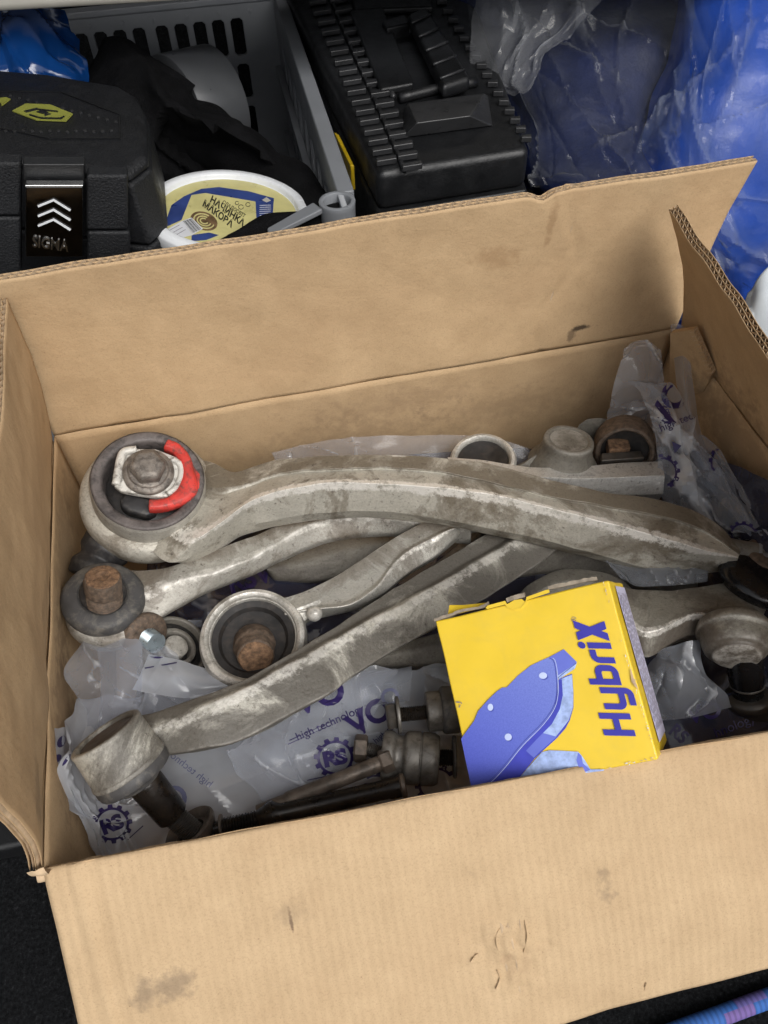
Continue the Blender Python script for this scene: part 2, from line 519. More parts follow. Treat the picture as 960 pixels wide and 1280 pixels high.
def mat_film(name, col=(0.60, 0.64, 0.72), opac=0.55, rough=0.22, wr=0.5, tint=(0.93, 0.94, 0.97), scale=55, fk=0.35, white=0.8):
    """polythene film: partly clear, milky and glossy, finely wrinkled"""
    mt, nt, b, out = new_mat(name)
    v = objco(nt)
    cw = N(nt, 'ShaderNodeAttribute', attribute_name='crease_glint').outputs['Fac']      # white streaks painted along the folds in place of sky glints
    cw = ramp(nt, math_n(nt, 'ADD', cw, math_n(nt, 'MULTIPLY', math_n(nt, 'SUBTRACT', noise_n(nt, v, 40, 4), 0.5), 0.9)), [(0.55, (0, 0, 0)), (1.0, (1, 1, 1))])
    nt.links.new(mixc(nt, math_n(nt, 'MULTIPLY', cw, white), (*col, 1), (0.86, 0.89, 0.93, 1)), b.inputs['Base Color'])
    b.inputs['Roughness'].default_value = rough
    b.inputs['Specular IOR Level'].default_value = 0.75
    b.inputs['Coat Weight'].default_value = 0.8; b.inputs['Coat Roughness'].default_value = 0.05
    tl = N(nt, 'ShaderNodeBsdfTranslucent'); tl.inputs[0].default_value = (*col, 1)
    m1 = N(nt, 'ShaderNodeMixShader', i_0=0.35)
    nt.links.new(b.outputs[0], m1.inputs[1]); nt.links.new(tl.outputs[0], m1.inputs[2])
    tr = N(nt, 'ShaderNodeBsdfTransparent'); tr.inputs[0].default_value = (*tint, 1)
    m2 = N(nt, 'ShaderNodeMixShader')
    lw = N(nt, 'ShaderNodeLayerWeight', i_Blend=0.35)
    f = math_n(nt, 'ADD', opac, math_n(nt, 'MULTIPLY', lw.outputs['Facing'], fk), True)
    f = math_n(nt, 'ADD', f, math_n(nt, 'MULTIPLY', math_n(nt, 'SUBTRACT', noise_n(nt, v, 25, 4), 0.5), 0.3), True)
    f = math_n(nt, 'ADD', f, math_n(nt, 'MULTIPLY', cw, 0.6 * white), True)
    nt.links.new(f, m2.inputs[0]); nt.links.new(tr.outputs[0], m2.inputs[1]); nt.links.new(m1.outputs[0], m2.inputs[2])
    nt.links.new(m2.outputs[0], out.inputs[0])
    mp = N(nt, 'ShaderNodeMapping'); nt.links.new(v, mp.inputs[0])
    mp.inputs['Rotation'].default_value = (0.4, 0.3, 0.7); mp.inputs['Scale'].default_value = (1.0, 0.35, 0.6)
    nn = N(nt, 'ShaderNodeTexNoise', noise_type='RIDGED_MULTIFRACTAL', i_Scale=scale * 0.55, i_Detail=2.0, i_Roughness=0.4, i_Distortion=0.6)
    nt.links.new(mp.outputs[0], nn.inputs['Vector'])
    n1 = bump(nt, b, nn.outputs['Fac'], wr * 0.55, 0.004)
    bump(nt, b, noise_n(nt, v, scale * 1.6, 2, 0.5, 0.8), wr * 0.5, 0.002, n1)
    return mt

M = {}
def stain(px, py, z=None, y=None): return tuple(U(px, py, z) if y is None else UY(px, py, y))
DK = (0.13, 0.10, 0.075)
M['card'] = mat_cardboard('cardboard', [
    (stain(727, 409, y=0.012), (0.012, 0.006, 0.003), (0.05, 0.035, 0.025), 0.9),
    (stain(713, 420, y=0.012), (0.004, 0.004, 0.010), (0.09, 0.06, 0.04), 0.6),
    (stain(270, 535, y=0.0), (0.002, 0.004, 0.007), (0.09, 0.055, 0.03), 0.8),
    (stain(690, 262, y=0.012), (0.004, 0.006, 0.03), (0.30, 0.18, 0.09), 0.5),
    (stain(620, 320, y=0.012), (0.02, 0.006, 0.012), (0.33, 0.20, 0.10), 0.45),
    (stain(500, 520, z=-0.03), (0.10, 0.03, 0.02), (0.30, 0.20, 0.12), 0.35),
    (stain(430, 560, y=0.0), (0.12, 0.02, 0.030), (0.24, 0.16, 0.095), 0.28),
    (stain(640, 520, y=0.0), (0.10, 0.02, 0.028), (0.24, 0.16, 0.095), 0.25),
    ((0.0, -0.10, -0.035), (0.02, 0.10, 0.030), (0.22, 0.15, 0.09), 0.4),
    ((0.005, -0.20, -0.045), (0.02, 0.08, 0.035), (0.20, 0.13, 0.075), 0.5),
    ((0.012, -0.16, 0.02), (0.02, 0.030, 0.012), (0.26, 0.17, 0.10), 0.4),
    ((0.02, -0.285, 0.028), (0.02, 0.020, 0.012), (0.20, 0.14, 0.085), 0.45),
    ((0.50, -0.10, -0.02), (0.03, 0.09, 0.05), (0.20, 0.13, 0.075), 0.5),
], flutes=0.03)
def front_pt(px, py):
    hinge = Vector((0.0128, -0.31, 0)); nrm = Vector((0, -math.sin(R(46)), math.cos(R(46))))
    d = ray(px, py); return tuple(CAM + d * (nrm.dot(hinge - CAM) / nrm.dot(d)))
M['card_front'] = mat_cardboard('cardboard_front', [
    (front_pt(205, 1228), (0.022, 0.012, 0.012), DK, 0.5),
    (front_pt(744, 1100), (0.009, 0.014, 0.014), DK, 0.5),
    (front_pt(632, 1150), (0.012, 0.006, 0.006), (0.22, 0.15, 0.09), 0.55),
    (front_pt(640, 1185), (0.014, 0.014, 0.012), (0.33, 0.22, 0.13), 0.5),
    (front_pt(365, 1135), (0.014, 0.010, 0.010), (0.26, 0.19, 0.12), 0.35),
    (front_pt(480, 1024), (0.006, 0.002, 0.002), (0.04, 0.035, 0.03), 0.9),
    (front_pt(496, 1021), (0.004, 0.002, 0.002), (0.04, 0.035, 0.03), 0.9),
    (front_pt(364, 1145), (0.0012, 0.014, 0.01), (0.10, 0.06, 0.04), 0.7),
    (front_pt(683, 1022), (0.0016, 0.004, 0.004), (0.08, 0.05, 0.03), 0.8),
    (front_pt(936, 1124), (0.002, 0.002, 0.002), (0.05, 0.03, 0.02), 0.9),
], base=((0.468, 0.332, 0.195), (0.543, 0.392, 0.236)), flutes=0.20)
M['flute'] = mat_simple('corrugated_medium', (0.46, 0.34, 0.22), 0.9, 0, 0.3, 120, 0.2)
M['paper_edge'] = mat_simple('torn_paper', (0.52, 0.38, 0.24), 0.9, 0, 0.25, 160, 0.4)

M['cast_a'] = mat_cast('cast_aluminium_brown', (0.50, 0.475, 0.41), 0.52, 1.0, 0.25, 0.44, dark=(0.155, 0.13, 0.095), seed=1.0)
M['cast_b'] = mat_cast('cast_aluminium_grey', (0.42, 0.40, 0.355), 0.45, 0.6, 0.25, 0.46, dark=(0.16, 0.135, 0.105), seed=3.1)
M['cast_c'] = mat_cast('cast_aluminium_silver', (0.48, 0.465, 0.42), 0.42, 1.0, 0.4, 0.38, dark=(0.20, 0.18, 0.15), seed=5.7)
M['cast_d'] = mat_cast('cast_aluminium_sooty', (0.48, 0.46, 0.40), 0.80, 0.5, 0.2, 0.50, dark=(0.105, 0.095, 0.08), seed=7.6)
M['cast_e'] = mat_cast('bright_aluminium', (0.68, 0.67, 0.64), 0.05, 0.6, 0.6, 0.40, seed=9.4)
M['cast_f'] = mat_cast('cast_aluminium_olive', (0.31, 0.295, 0.25), 0.6, 0.8, 0.35, 0.36, dark=(0.12, 0.10, 0.08), seed=11.0)
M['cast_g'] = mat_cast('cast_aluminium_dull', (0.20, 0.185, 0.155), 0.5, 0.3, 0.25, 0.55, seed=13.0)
M['rubber'] = mat_simple('black_rubber', (0.022, 0.021, 0.022), 0.5, 0, 0.4, 90, 0.25, 350, (0.085, 0.078, 0.068), 0.55)
M['rubber_black'] = mat_simple('black_bush_rubber', (0.016, 0.0145, 0.014), 0.55, 0, 0.4, 90, 0.3, 300, (0.045, 0.036, 0.03), 0.6)
M['rubber_dusty'] = mat_simple('dusty_rubber', (0.062, 0.060, 0.060), 0.6, 0, 0.3, 60, 0.3, 300, (0.17, 0.155, 0.13), 0.7)
M['rubber_glossy'] = mat_simple('wet_rubber', (0.010, 0.010, 0.011), 0.24, 0, 0.3, 90, 0.15, 200)
M['rust'] = mat_simple('rusty_steel', (0.13, 0.092, 0.066), 0.7, 0.2, 0.6, 300, 0.7, 420, (0.09, 0.075, 0.06), 0.8, bd=0.001)
M['rust_face'] = mat_simple('orange_rust', (0.18, 0.105, 0.058), 0.85, 0.05, 0.65, 330, 0.8, 420, (0.10, 0.06, 0.04), 0.7, bd=0.001)
M['ring'] = mat_simple('grimy_steel_ring', (0.135, 0.118, 0.112), 0.6, 0.25, 0.45, 85, 0.5, 260, (0.045, 0.04, 0.04), 0.8)
M['steel_dark'] = mat_simple('dark_steel', (0.085, 0.078, 0.07), 0.42, 0.5, 0.4, 90, 0.35, 300, (0.10, 0.075, 0.05), 0.6)
M['steel_brown'] = mat_simple('brown_steel', (0.135, 0.108, 0.086), 0.5, 0.4, 0.4, 70, 0.35, 300, (0.05, 0.042, 0.035), 0.7)
M['steel_black'] = mat_simple('oily_black_steel', (0.016, 0.013, 0.011), 0.3, 0.3, 0.5, 70, 0.3, 300, (0.05, 0.035, 0.022), 0.5)
M['steel_mid'] = mat_simple('worn_steel', (0.165, 0.155, 0.14), 0.5, 0.45, 0.35, 90, 0.35, 300, (0.07, 0.06, 0.05), 0.8)
M['bolt_a'] = mat_simple('grimy_bolt', (0.21, 0.185, 0.16), 0.52, 0.35, 0.4, 130, 0.5, 350, (0.07, 0.06, 0.055), 0.8)
M['zinc'] = mat_simple('zinc_plate', (0.40, 0.47, 0.50), 0.32, 0.8, 0.2, 120, 0.2, 300)
M['white_plate'] = mat_simple('pale_plate', (0.62, 0.60, 0.55), 0.5, 0.1, 0.15, 90, 0.3, 300, (0.10, 0.085, 0.07), 0.85)
M['red'] = mat_simple('red_rubber', (0.56, 0.045, 0.035), 0.5, 0, 0.25, 90, 0.4, 250, (0.13, 0.05, 0.042), 0.9)

M['film'] = mat_film('polythene_milky', (0.82, 0.86, 0.93), 0.54, 0.11, 0.3)
M['film_thin'] = mat_film('polythene_thin', (0.76, 0.80, 0.88), 0.24, 0.10, 0.3)
M['film_dark'] = mat_film('polythene_dark', (0.050, 0.055, 0.095), 0.8, 0.12, 0.5, white=0.3)
M['film_mid'] = mat_film('polythene_shaded', (0.64, 0.68, 0.75), 0.30, 0.10, 0.35)
M['ink'] = mat_simple('violet_ink', (0.028, 0.018, 0.10), 0.4, 0, 0.2, 60, 0, spec=0.5)

M['yellow'] = mat_simple('yellow_print_card', (0.80, 0.555, 0.03), 0.42, 0, 0.045, 30, 0.06, 120, (0.70, 0.50, 0.06), 0.35)
M['print_blue'] = mat_simple('royal_blue_print', (0.030, 0.026, 0.34), 0.42, 0, 0.06, 40, 0)
M['print_mid'] = mat_simple('mid_blue_print', (0.125, 0.16, 0.60), 0.42, 0, 0.14, 26, 0)
def mat_print_grad(name, c0, c1, p0, p1):
    mt, nt, b, out = new_mat(name)
    v = objco(nt)
    d = Vector(p1) - Vector(p0); L2 = d.dot(d)
    dp = N(nt, 'ShaderNodeVectorMath', operation='DOT_PRODUCT'); nt.links.new(v, dp.inputs[0]); dp.inputs[1].default_value = tuple(d / L2)
    f = math_n(nt, 'SUBTRACT', dp.outputs['Value'], Vector(p0).dot(d) / L2)
    c = ramp(nt, f, [(0.0, c0), (1.0, c1)])
    c = mixc(nt, 0.5, c, ramp(nt, noise_n(nt, v, 1500, 2, 0.6), [(0.35, (0.75, 0.78, 0.9)), (0.65, (1.2, 1.2, 1.1))]), 'MULTIPLY')
    nt.links.new(c, b.inputs['Base Color']); b.inputs['Roughness'].default_value = 0.42
    return mt
M['print_plate'] = mat_print_grad('graduated_blue_print', (0.075, 0.10, 0.52), (0.20, 0.26, 0.66), (0.245, -0.305, -0.015), (0.305, -0.255, 0.040))
M['print_deep'] = mat_simple('deep_blue_print', (0.045, 0.055, 0.46), 0.42, 0, 0.25, 40, 0)
M['print_sky'] = mat_simple('light_blue_print', (0.36, 0.47, 0.80), 0.42, 0, 0.3, 240, 0)
M['print_pale'] = mat_simple('pale_blue_print', (0.52, 0.60, 0.88), 0.42, 0, 0.1, 90, 0)
M['print_edge'] = mat_simple('blue_outline_print', (0.05, 0.07, 0.36), 0.42, 0, 0.1, 90, 0)
M['sticker'] = mat_simple('lilac_label', (0.60, 0.58, 0.74), 0.5, 0, 0.05, 60, 0)
M['grey_print'] = mat_simple('grey_print', (0.18, 0.16, 0.20), 0.5, 0, 0.1, 60, 0)
M['raw_card'] = mat_simple('raw_grey_card', (0.30, 0.25, 0.19), 0.9, 0, 0.4, 200, 0.4)

M['carpet'] = None
def mat_carpet():
    mt, nt, b, out = new_mat('black_boot_carpet')
    v = objco(nt)
    n1 = noise_n(nt, v, 420, 5, 0.8)
    c = ramp(nt, n1, [(0.38, (0.004, 0.0045, 0.005)), (0.6, (0.018, 0.019, 0.021)), (0.78, (0.07, 0.072, 0.075))])
    nt.links.new(c, b.inputs['Base Color']); b.inputs['Roughness'].default_value = 0.95
    b.inputs['Specular IOR Level'].default_value = 0.1
    bump(nt, b, n1, 0.9, 0.004)
    return mt
M['carpet'] = mat_carpet()
M['black_plastic'] = mat_simple('black_plastic', (0.0085, 0.009, 0.010), 0.42, 0, 0.15, 40, 0.35, 700, spec=0.5, bd=0.0008)
M['black_plastic_worn'] = mat_simple('black_plastic_tread', (0.022, 0.0225, 0.024), 0.36, 0, 0.2, 60, 0.2, 500, spec=0.55)
M['case_plastic'] = mat_simple('pebbled_case_plastic', (0.0115, 0.0122, 0.014), 0.44, 0, 0.15, 50, 0.8, 700, spec=0.42, bd=0.0012)
M['grey_plastic'] = mat_simple('grey_crate_plastic', (0.20, 0.21, 0.225), 0.45, 0, 0.06, 30, 0.08, 300)
M['chrome'] = mat_simple('dark_chrome', (0.10, 0.098, 0.095), 0.14, 1.0, 0.15, 60, 0.03, 200)
M['bright_metal'] = mat_simple('bright_metal', (0.85, 0.85, 0.84), 0.2, 1.0, 0.05, 60, 0)
M['olive'] = mat_simple('olive_yellow_paint', (0.27, 0.28, 0.05), 0.45, 0, 0.1, 60, 0.1)
M['cloth'] = mat_simple('black_cloth', (0.0055, 0.0055, 0.0062), 0.9, 0, 0.5, 60, 0.9, 900, spec=0.12, bd=0.002)
M['tape'] = mat_simple('grey_tape', (0.07, 0.073, 0.078), 0.36, 0.1, 0.08, 30, 0.05, 300)
M['kraft_core'] = mat_simple('kraft_core', (0.36, 0.28, 0.19), 0.8, 0, 0.2, 120, 0.2)
M['white_plastic'] = mat_simple('white_plastic', (0.74, 0.76, 0.78), 0.3, 0, 0.04, 30, 0.05, 200)
M['lid_yellow'] = mat_simple('lid_pale_yellow', (0.60, 0.55, 0.24), 0.35, 0, 0.15, 40, 0)
M['lid_blue'] = mat_simple('lid_navy', (0.03, 0.055, 0.20), 0.35, 0, 0.25, 50, 0)
M['lid_black'] = mat_simple('lid_black_ink', (0.02, 0.02, 0.015), 0.4, 0, 0.1, 50, 0)
M['lid_white'] = mat_simple('lid_white_sticker', (0.66, 0.67, 0.70), 0.4, 0, 0.05, 50, 0)
M['lid_brown'] = mat_simple('lid_brown', (0.16, 0.10, 0.05), 0.4, 0, 0.5, 150, 0)
M['trim'] = mat_simple('beige_trim', (0.44, 0.42, 0.37), 0.55, 0, 0.05, 30, 0.1)
M['yellow_trim'] = mat_simple('yellow_plastic', (0.62, 0.42, 0.015), 0.4, 0, 0.1, 50, 0.05)
M['blue_bag'] = mat_film('blue_polythene', (0.006, 0.062, 0.26), 0.92, 0.2, 0.6, (0.4, 0.5, 0.8), 45, white=0.12)
M['blue_fabric'] = mat_simple('blue_tarpaulin', (0.012, 0.062, 0.36), 0.4, 0, 0.15, 18, 0.25, 90, bd=0.003)
M['navy'] = mat_simple('navy_fabric', (0.008, 0.017, 0.075), 0.6, 0, 0.3, 20, 0.4, 120, bd=0.003)
M['white_cloth'] = mat_simple('white_cloth', (0.52, 0.57, 0.61), 0.7, 0, 0.06, 40, 0.3, 250)
M['film_clear'] = mat_film('clear_polythene', (0.22, 0.23, 0.25), 0.09, 0.09, 0.35, (0.96, 0.96, 0.97), 40, 0.28, 0.22)
M['film_haze'] = mat_film('hazy_polythene', (0.42, 0.43, 0.45), 0.26, 0.10, 0.35, (0.95, 0.95, 0.96), 40, 0.28, 0.25)
M['film_clear_blue'] = mat_film('clear_polythene_over_blue', (0.22, 0.29, 0.48), 0.06, 0.09, 0.4, (0.96, 0.97, 0.98), 40, 0.28, 0.30)

# ------------------------------------------------------------ setting
def build_setting():
    M['roof_lining'] = mat_simple('grey_roof_lining', (0.30, 0.30, 0.30), 0.9, 0, 0.1, 60, 0.1)  # grey lightened so the unseen roof and walls bounce fill light
    bx_ = bx('boot_floor', -1.2, 1.6, -0.75, 1.2, FLOOR - 0.02, FLOOR, M['carpet']); tag(bx_, kind='structure')
    o = bx('boot_side_trim', -0.60, -0.030, -0.247, 0.10, FLOOR, FLOOR + 0.022, M['black_plastic'], None, 0.004); tag(o, kind='structure')
    o = bx('seat_back', -1.2, 1.6, 0.78, 0.88, FLOOR, 0.42, M['carpet']); tag(o, kind='structure')
    # pale trim beam across the far left
    a, b_ = U(-220, 30, 0.20), U(420, -7, 0.20)
    d = (b_ - a).normalized(); n = Vector((-d.y, d.x, 0))
    a = a + d * ((-0.738 - a.x) / d.x); b_ = b_ + d * ((1.178 - b_.x) / d.x)
    P = []
    for z in (0.0, 0.03):
        k = 0.006 if z else 0.0
        P += [q + Vector((0, 0, z)) for q in (a + n * k, b_ + n * k, b_ + n * 0.12, a + n * 0.12)]
    o = box8('boot_trim_beam', P, M['trim'], None, 0.006); tag(o, kind='structure')
    # unseen car roof and boot side walls, added to block the overhead sky
    o = bx('unseen_car_roof', -0.95, 1.45, -0.16, 1.2, 0.80, 0.86, M['roof_lining']); tag(o, kind='structure')
    o = bx('unseen_boot_wall', -0.80, -0.74, -0.16, 1.2, FLOOR, 0.80, M['roof_lining']); tag(o, kind='structure')
    o = bx('unseen_boot_wall', 1.18, 1.24, -0.16, 1.2, FLOOR, 0.80, M['roof_lining']); tag(o, kind='structure')
build_setting()

# ------------------------------------------------------------ the carton
BL, BR, FL, FR = Vector((0, 0, 0)), Vector((0.5, 0.012, 0)), Vector((0.0128, -0.31, 0)), Vector((0.512, -0.3235, 0))
LAY = 0.0028          # layer spacing of the double-wall board
def board(name, S, L, h, parent, nu, nv, mat, outward, label=None, pitch=0.0054, flute=True, trim=0.0):
    """double-wall board: three liners following S(u, v) and two waves between them; u runs along the crease"""
    def nrm(u, v):
        e = 1e-4
        n = (S(u + e, v) - S(u - e, v)).cross(S(u, v + e) - S(u, v - e)).normalized()
        return n if n.dot(outward) > 0 else -n
    V, F, UV = [], [], []
    for lay in range(3):
        b0 = len(V)
        for j in range(nv + 1):
            for i in range(nu + 1):
                u, v = L * i / nu, h * j / nv
                if lay: v = max(v, trim)
                V.append(S(u, v) + nrm(u, v) * (LAY * lay)); UV.append((u, v))
        for j in range(nv):
            for i in range(nu):
                a = b0 + j * (nu + 1) + i
                F.append((a, a + 1, a + nu + 2, a + nu + 1))
    o = mesh(name, V, F, mat, parent, True, UV, fix=False)
    s = o.modifiers.new('paper', 'SOLIDIFY'); s.thickness = 0.0005; s.offset = 0
    if label: o['label'] = label
    if flute:
        V, F = [], []
        n = int(L / pitch * 6)
        nvv = max(2, nv // 6)
        rr = random.Random(len(name) + int(L * 1000))
        for lay in range(2):
            ph = rr.random() * 6; b0 = len(V)
            for i in range(n + 1):
                u = L * i / n
                wv = (2 * tri(u / pitch + ph + 0.1 * math.sin(u * 37)) - 1) * (0.42 + 0.06 * math.sin(u * 90 + lay))
                for j in range(nvv + 1):
                    v = (h + 0.0004) * j / nvv
                    V.append(S(u, v) + nrm(u, v) * (LAY * (lay + 0.5 + wv)))
            for i in range(n):
                for j in range(nvv):
                    a = b0 + i * (nvv + 1) + j
                    F.append((a, a + nvv + 1, a + nvv + 2, a + 1))
        f = mesh('fluting', V, F, M['flute'], o, True, None, fix=False)
    return o
def sm(a, b, x):
    t = max(0.0, min(1.0, (x - a) / (b - a))); return t * t * (3 - 2 * t)

def build_carton():
    t = thing('cardboard_box', 'large open double-wall cardboard box full of used suspension arms', 'cardboard box', (0.25, -0.16, FLOOR))
    nz = lambda p, s, a: noise.noise(p * s) * a
    # walls (inner faces under the rim lines), bulging a little
    def wall(A, B, outw, bul, dep, mt=M['card'], nu=40):
        d = B - A; L = d.length; d = d / L
        def S(u, v):
            s = u / L
            p = A + d * u + Vector((0, 0, -v))
            return p + outw * (bul * math.sin(math.pi * min(1, max(0, s))) * math.sin(math.pi * min(1, max(0, v / dep)) * 0.9) + nz(p, 22, 0.0012))
        return S, L
    D = -FLOOR - 0.008
    for A, B, o_, bul, nu in ((BL, BR, Vector((0, 1, 0)), 0.004, 60), (BL, FL, Vector((-1, 0, 0)), 0.010, 40), (BR, FR, Vector((1, 0, 0)), 0.006, 40), (FL, FR, Vector((0, -1, 0)), 0.004, 60)):
        S, L = wall(A, B, o_, bul, D)
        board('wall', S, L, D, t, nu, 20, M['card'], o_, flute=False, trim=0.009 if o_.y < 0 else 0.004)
    bx('bottom', -0.002, 0.508, -0.318, 0.006, FLOOR + 0.001, FLOOR + 0.0065, M['card'], t)
    # back flap, upright
    Lb = (BR - BL).length
    def Sb(u, v):
        s = u / Lb
        h = 0.1330 + 0.0068 * s
        h *= 1 - 0.030 * math.exp(-((s - 0.705) / 0.012) ** 2)
        k = v / 0.14
        x0 = BL.lerp(BR, s)
        top = Vector((-0.006 + 0.5240 * s, x0.y, h))
        p = x0.lerp(top, k)
        rim = 0.0003 * math.exp(-((v) / 0.004) ** 2)
        crease = 0.0012 * math.exp(-((s - 0.765 + 0.02 * math.sin(v * 60)) / 0.006) ** 2)
        return p + Vector((0, nz(p, 14, 0.0022) + nz(p, 45, 0.0006) + rim + crease + 0.004 * math.sin(math.pi * k), 0))
    board('flap', Sb, Lb, 0.14, t, 160, 46, M['card'], Vector((0, 1, 0)), 'upright back flap with a nick in its top edge')
    # left flap, upright and leaning slightly inward
    A, B = BL + Vector((-0.001, -0.004, 0)), FL + Vector((-0.001, 0, 0))
    Ll = (B - A).length
    def Sl(u, v):
        s = u / Ll
        bot = A.lerp(B, s)
        top = Vector((0.0135, -0.003, 0.1225)).lerp(Vector((0.031, -0.311, 0.118)), s)
        p = bot.lerp(top, v / 0.124)
        return p + Vector((0.004 * math.sin(math.pi * v / 0.124) + nz(p, 20, 0.002) + nz(p, 60, 0.0006), 0, 0))
    board('flap', Sl, Ll, 0.124, t, 100, 36, M['card'], Vector((-1, 0, 0)), 'left flap standing upright with its corrugated edge cut open')
    # right flap, leaning in over the contents
    A2, B2 = BR + Vector((0.001, -0.006, 0)), FR + Vector((0.001, 0, 0))
    Lr = (B2 - A2).length
    def Sr(u, v):
        s = u / Lr
        bot = A2.lerp(B2, s)
        top = Vector((0.4475, -0.010, 0.1258)).lerp(Vector((0.428, -0.325, 0.102)), s) + Vector((0.006 * math.sin(math.pi * s), 0, 0))
        top.z += 0.0006 * math.sin(s * 45)
        p = bot.lerp(top, v / 0.135)
        return p + Vector((0.006 * math.sin(math.pi * v / 0.135) + nz(p, 18, 0.0018) + nz(p, 60, 0.0006), 0, 0))
    board('flap', Sr, Lr, 0.135, t, 110, 36, M['card'], Vector((1, 0, 0.3)), 'right flap leaning inward, double corrugation showing along its edge')
    # front flap, folded out and down, sagging near its outer edge
    Lf = (FR - FL).length
    def ang(v, s):
        return R(16) + R(29) * sm(-0.002, 0.010, v) + R(20) * sm(0.085, 0.12, v) * sm(0.35, 0.8, s) - R(9) * sm(0.02, 0.08, v) * sm(0.35, 0.8, s)
    nst = 40
    cache = {}
    def prof(s):
        key = round(s * 60)
        if key not in cache:
            y = z = 0.0; P = [(0, 0)]
            for k in range(nst):
                a = ang(0.153 * (k + 0.5) / nst, key / 60)
                y -= math.cos(a) * 0.153 / nst; z -= math.sin(a) * 0.153 / nst
                P.append((y, z))
            cache[key] = P
        return cache[key]
    def pos(s, v):
        s = max(0, min(1, s)); v = v * (1 - 0.10 * sm(0.15, 0.8, s)); f = max(0, min(nst - 1e-4, v / 0.153 * nst)); k = int(f)
        r = []
        for kk in (math.floor(s * 60), math.floor(s * 60) + 1):
            P = prof(kk / 60); r.append((P[k][0] + (P[k + 1][0] - P[k][0]) * (f - k), P[k][1] + (P[k + 1][1] - P[k][1]) * (f - k)))
        g = s * 60 - math.floor(s * 60)
        return (r[0][0] * (1 - g) + r[1][0] * g, r[0][1] * (1 - g) + r[1][1] * g)
    tear = Vector(front_pt(632, 1175))
    def Sf(u, v):
        s = u / Lf
        b_ = FL.lerp(FR, s)
        y, z = pos(s, v)
        p = b_ + Vector((0, y, z))
        up = Vector((0, -0.7, 0.7))
        d = nz(p, 16, 0.0020) + nz(p, 50, 0.0005)
        d += 0.0020 * math.exp(-((u - 0.0145 - 0.02 * v) / 0.0013) ** 2)
        d -= 0.0012 * math.exp(-((u - 0.022) / 0.003) ** 2)
        q = (p - tear)
        g = math.exp(-(q.x / 0.022) ** 2 - ((q.y + q.z) / 0.034) ** 2)
        d += g * (0.0026 * (tri(q.x * 42 + (q.y + q.z) * 7 + noise.noise(p * 60) * 1.4) - 0.5) + 0.0040 * noise.noise(p * 75) + 0.0020 * noise.noise(p * 190))
        return p + up * d
    fb = board('flap', Sf, Lf, 0.153, t, 260, 76, M['card_front'], Vector((0, 0.5, -0.8)), 'front flap folded outward and down, scuffed and torn')
    # torn paper lips on the front flap
    tree = bvh_of(fb)
    for (pts, wd) in (([(624, 1160), (619, 1170), (620, 1182), (622, 1188)], 5), ([(655, 1150), (658, 1170), (654, 1190)], 3.5),
                      ([(587, 1202), (593, 1194), (596, 1192)], 5), ([(620, 1212), (624, 1222), (619, 1236)], 4), ([(805, 1234), (807, 1228), (805, 1238)], 4)):
        V, F = [], []
        for i, (x, y) in enumerate(cat_rom(pts, 4)):
            wv = wd * (0.4 + 0.6 * abs(noise.noise(Vector((x * 0.2, y * 0.2, 3)))))
            a = tree.ray_cast(CAM, ray(x, y).normalized())[0]; b_ = tree.ray_cast(CAM, ray(x + wv, y + 1).normalized())[0]
            if a is None or b_ is None: continue
            up = (CAM - a).normalized()
            V += [a + up * 0.0003, a.lerp(b_, 0.4) + up * (0.0010 + 0.0014 * random.random()), b_ + up * 0.0004]
        n = len(V) // 3
        for i in range(n - 1):
            for q in range(2):
                F.append((i * 3 + q, i * 3 + q + 1, i * 3 + q + 4, i * 3 + q + 3))
        if F: mesh('torn_paper', V, F, M['card_front'], fb, True, fix=False)
    # torn glue tab left in the back right corner, its corrugation open
    q = [(838, 416), (866, 412), (890, 467), (869, 512), (836, 505)]
    def tabpt(px, py, k): 
        p = UY(px, py, -0.010 - 0.05 * max(0, (px - 845)) / 50)
        return p
    P0 = [tabpt(*p, 0) for p in q]
    n = (P0[1] - P0[0]).cross(P0[3] - P0[0]).normalized()
    if n.y < 0: n = -n
    V = P0 + [p + n * 0.0045 for p in P0]
    k = len(q)
    mesh('glue_tab', V, [tuple(range(k)), tuple(range(k, 2 * k))] + [(i, (i + 1) % k, k + (i + 1) % k, k + i) for i in range(k)], M['card'], t, False)
    # open corrugation along the tab's torn edge
    V, F = [], []
    A3, B3 = P0[1], P0[2]
    for i in range(60):
        p = A3.lerp(B3, i / 59) + n * (0.0022 + 0.0018 * math.sin(i * 1.15)) + (CAM - A3).normalized() * 0.0012
        V += [p, p + (P0[0] - P0[1]).normalized() * 0.006]
    for i in range(59): F.append((2 * i, 2 * i + 2, 2 * i + 3, 2 * i + 1))
    mesh('fluting', V, F, M['flute'], t, True, fix=False)
    # crushed paper at the front left corner
    c0 = FL + Vector((-0.001, -0.001, 0.001))
    V, F = [], []
    for i in range(9):
        for j in range(5):
            p = c0 + Vector((-0.0035 + 0.002 * j, -0.002 - 0.0015 * math.sin(i), 0.007 - 0.0017 * i))
            V.append(p + noise.noise_vector(p * 260) * 0.0016)
    for i in range(8):
        for j in range(4): F.append((i * 5 + j, i * 5 + j + 1, i * 5 + j + 6, i * 5 + j + 5))
    mesh('crushed_corner', V, F, M['paper_edge'], t, True, fix=False)
    return t
carton = build_carton()

# ------------------------------------------------------------ suspension arms in the carton
def ringprof(r0, r1, z0, z1):       # annulus
    return rounded([(r0, z0), (r1, z0), (r1, z1), (r0, z1), (r0, z0)], 0.0012)
def at(c, a, h): return c + a.normalized() * h

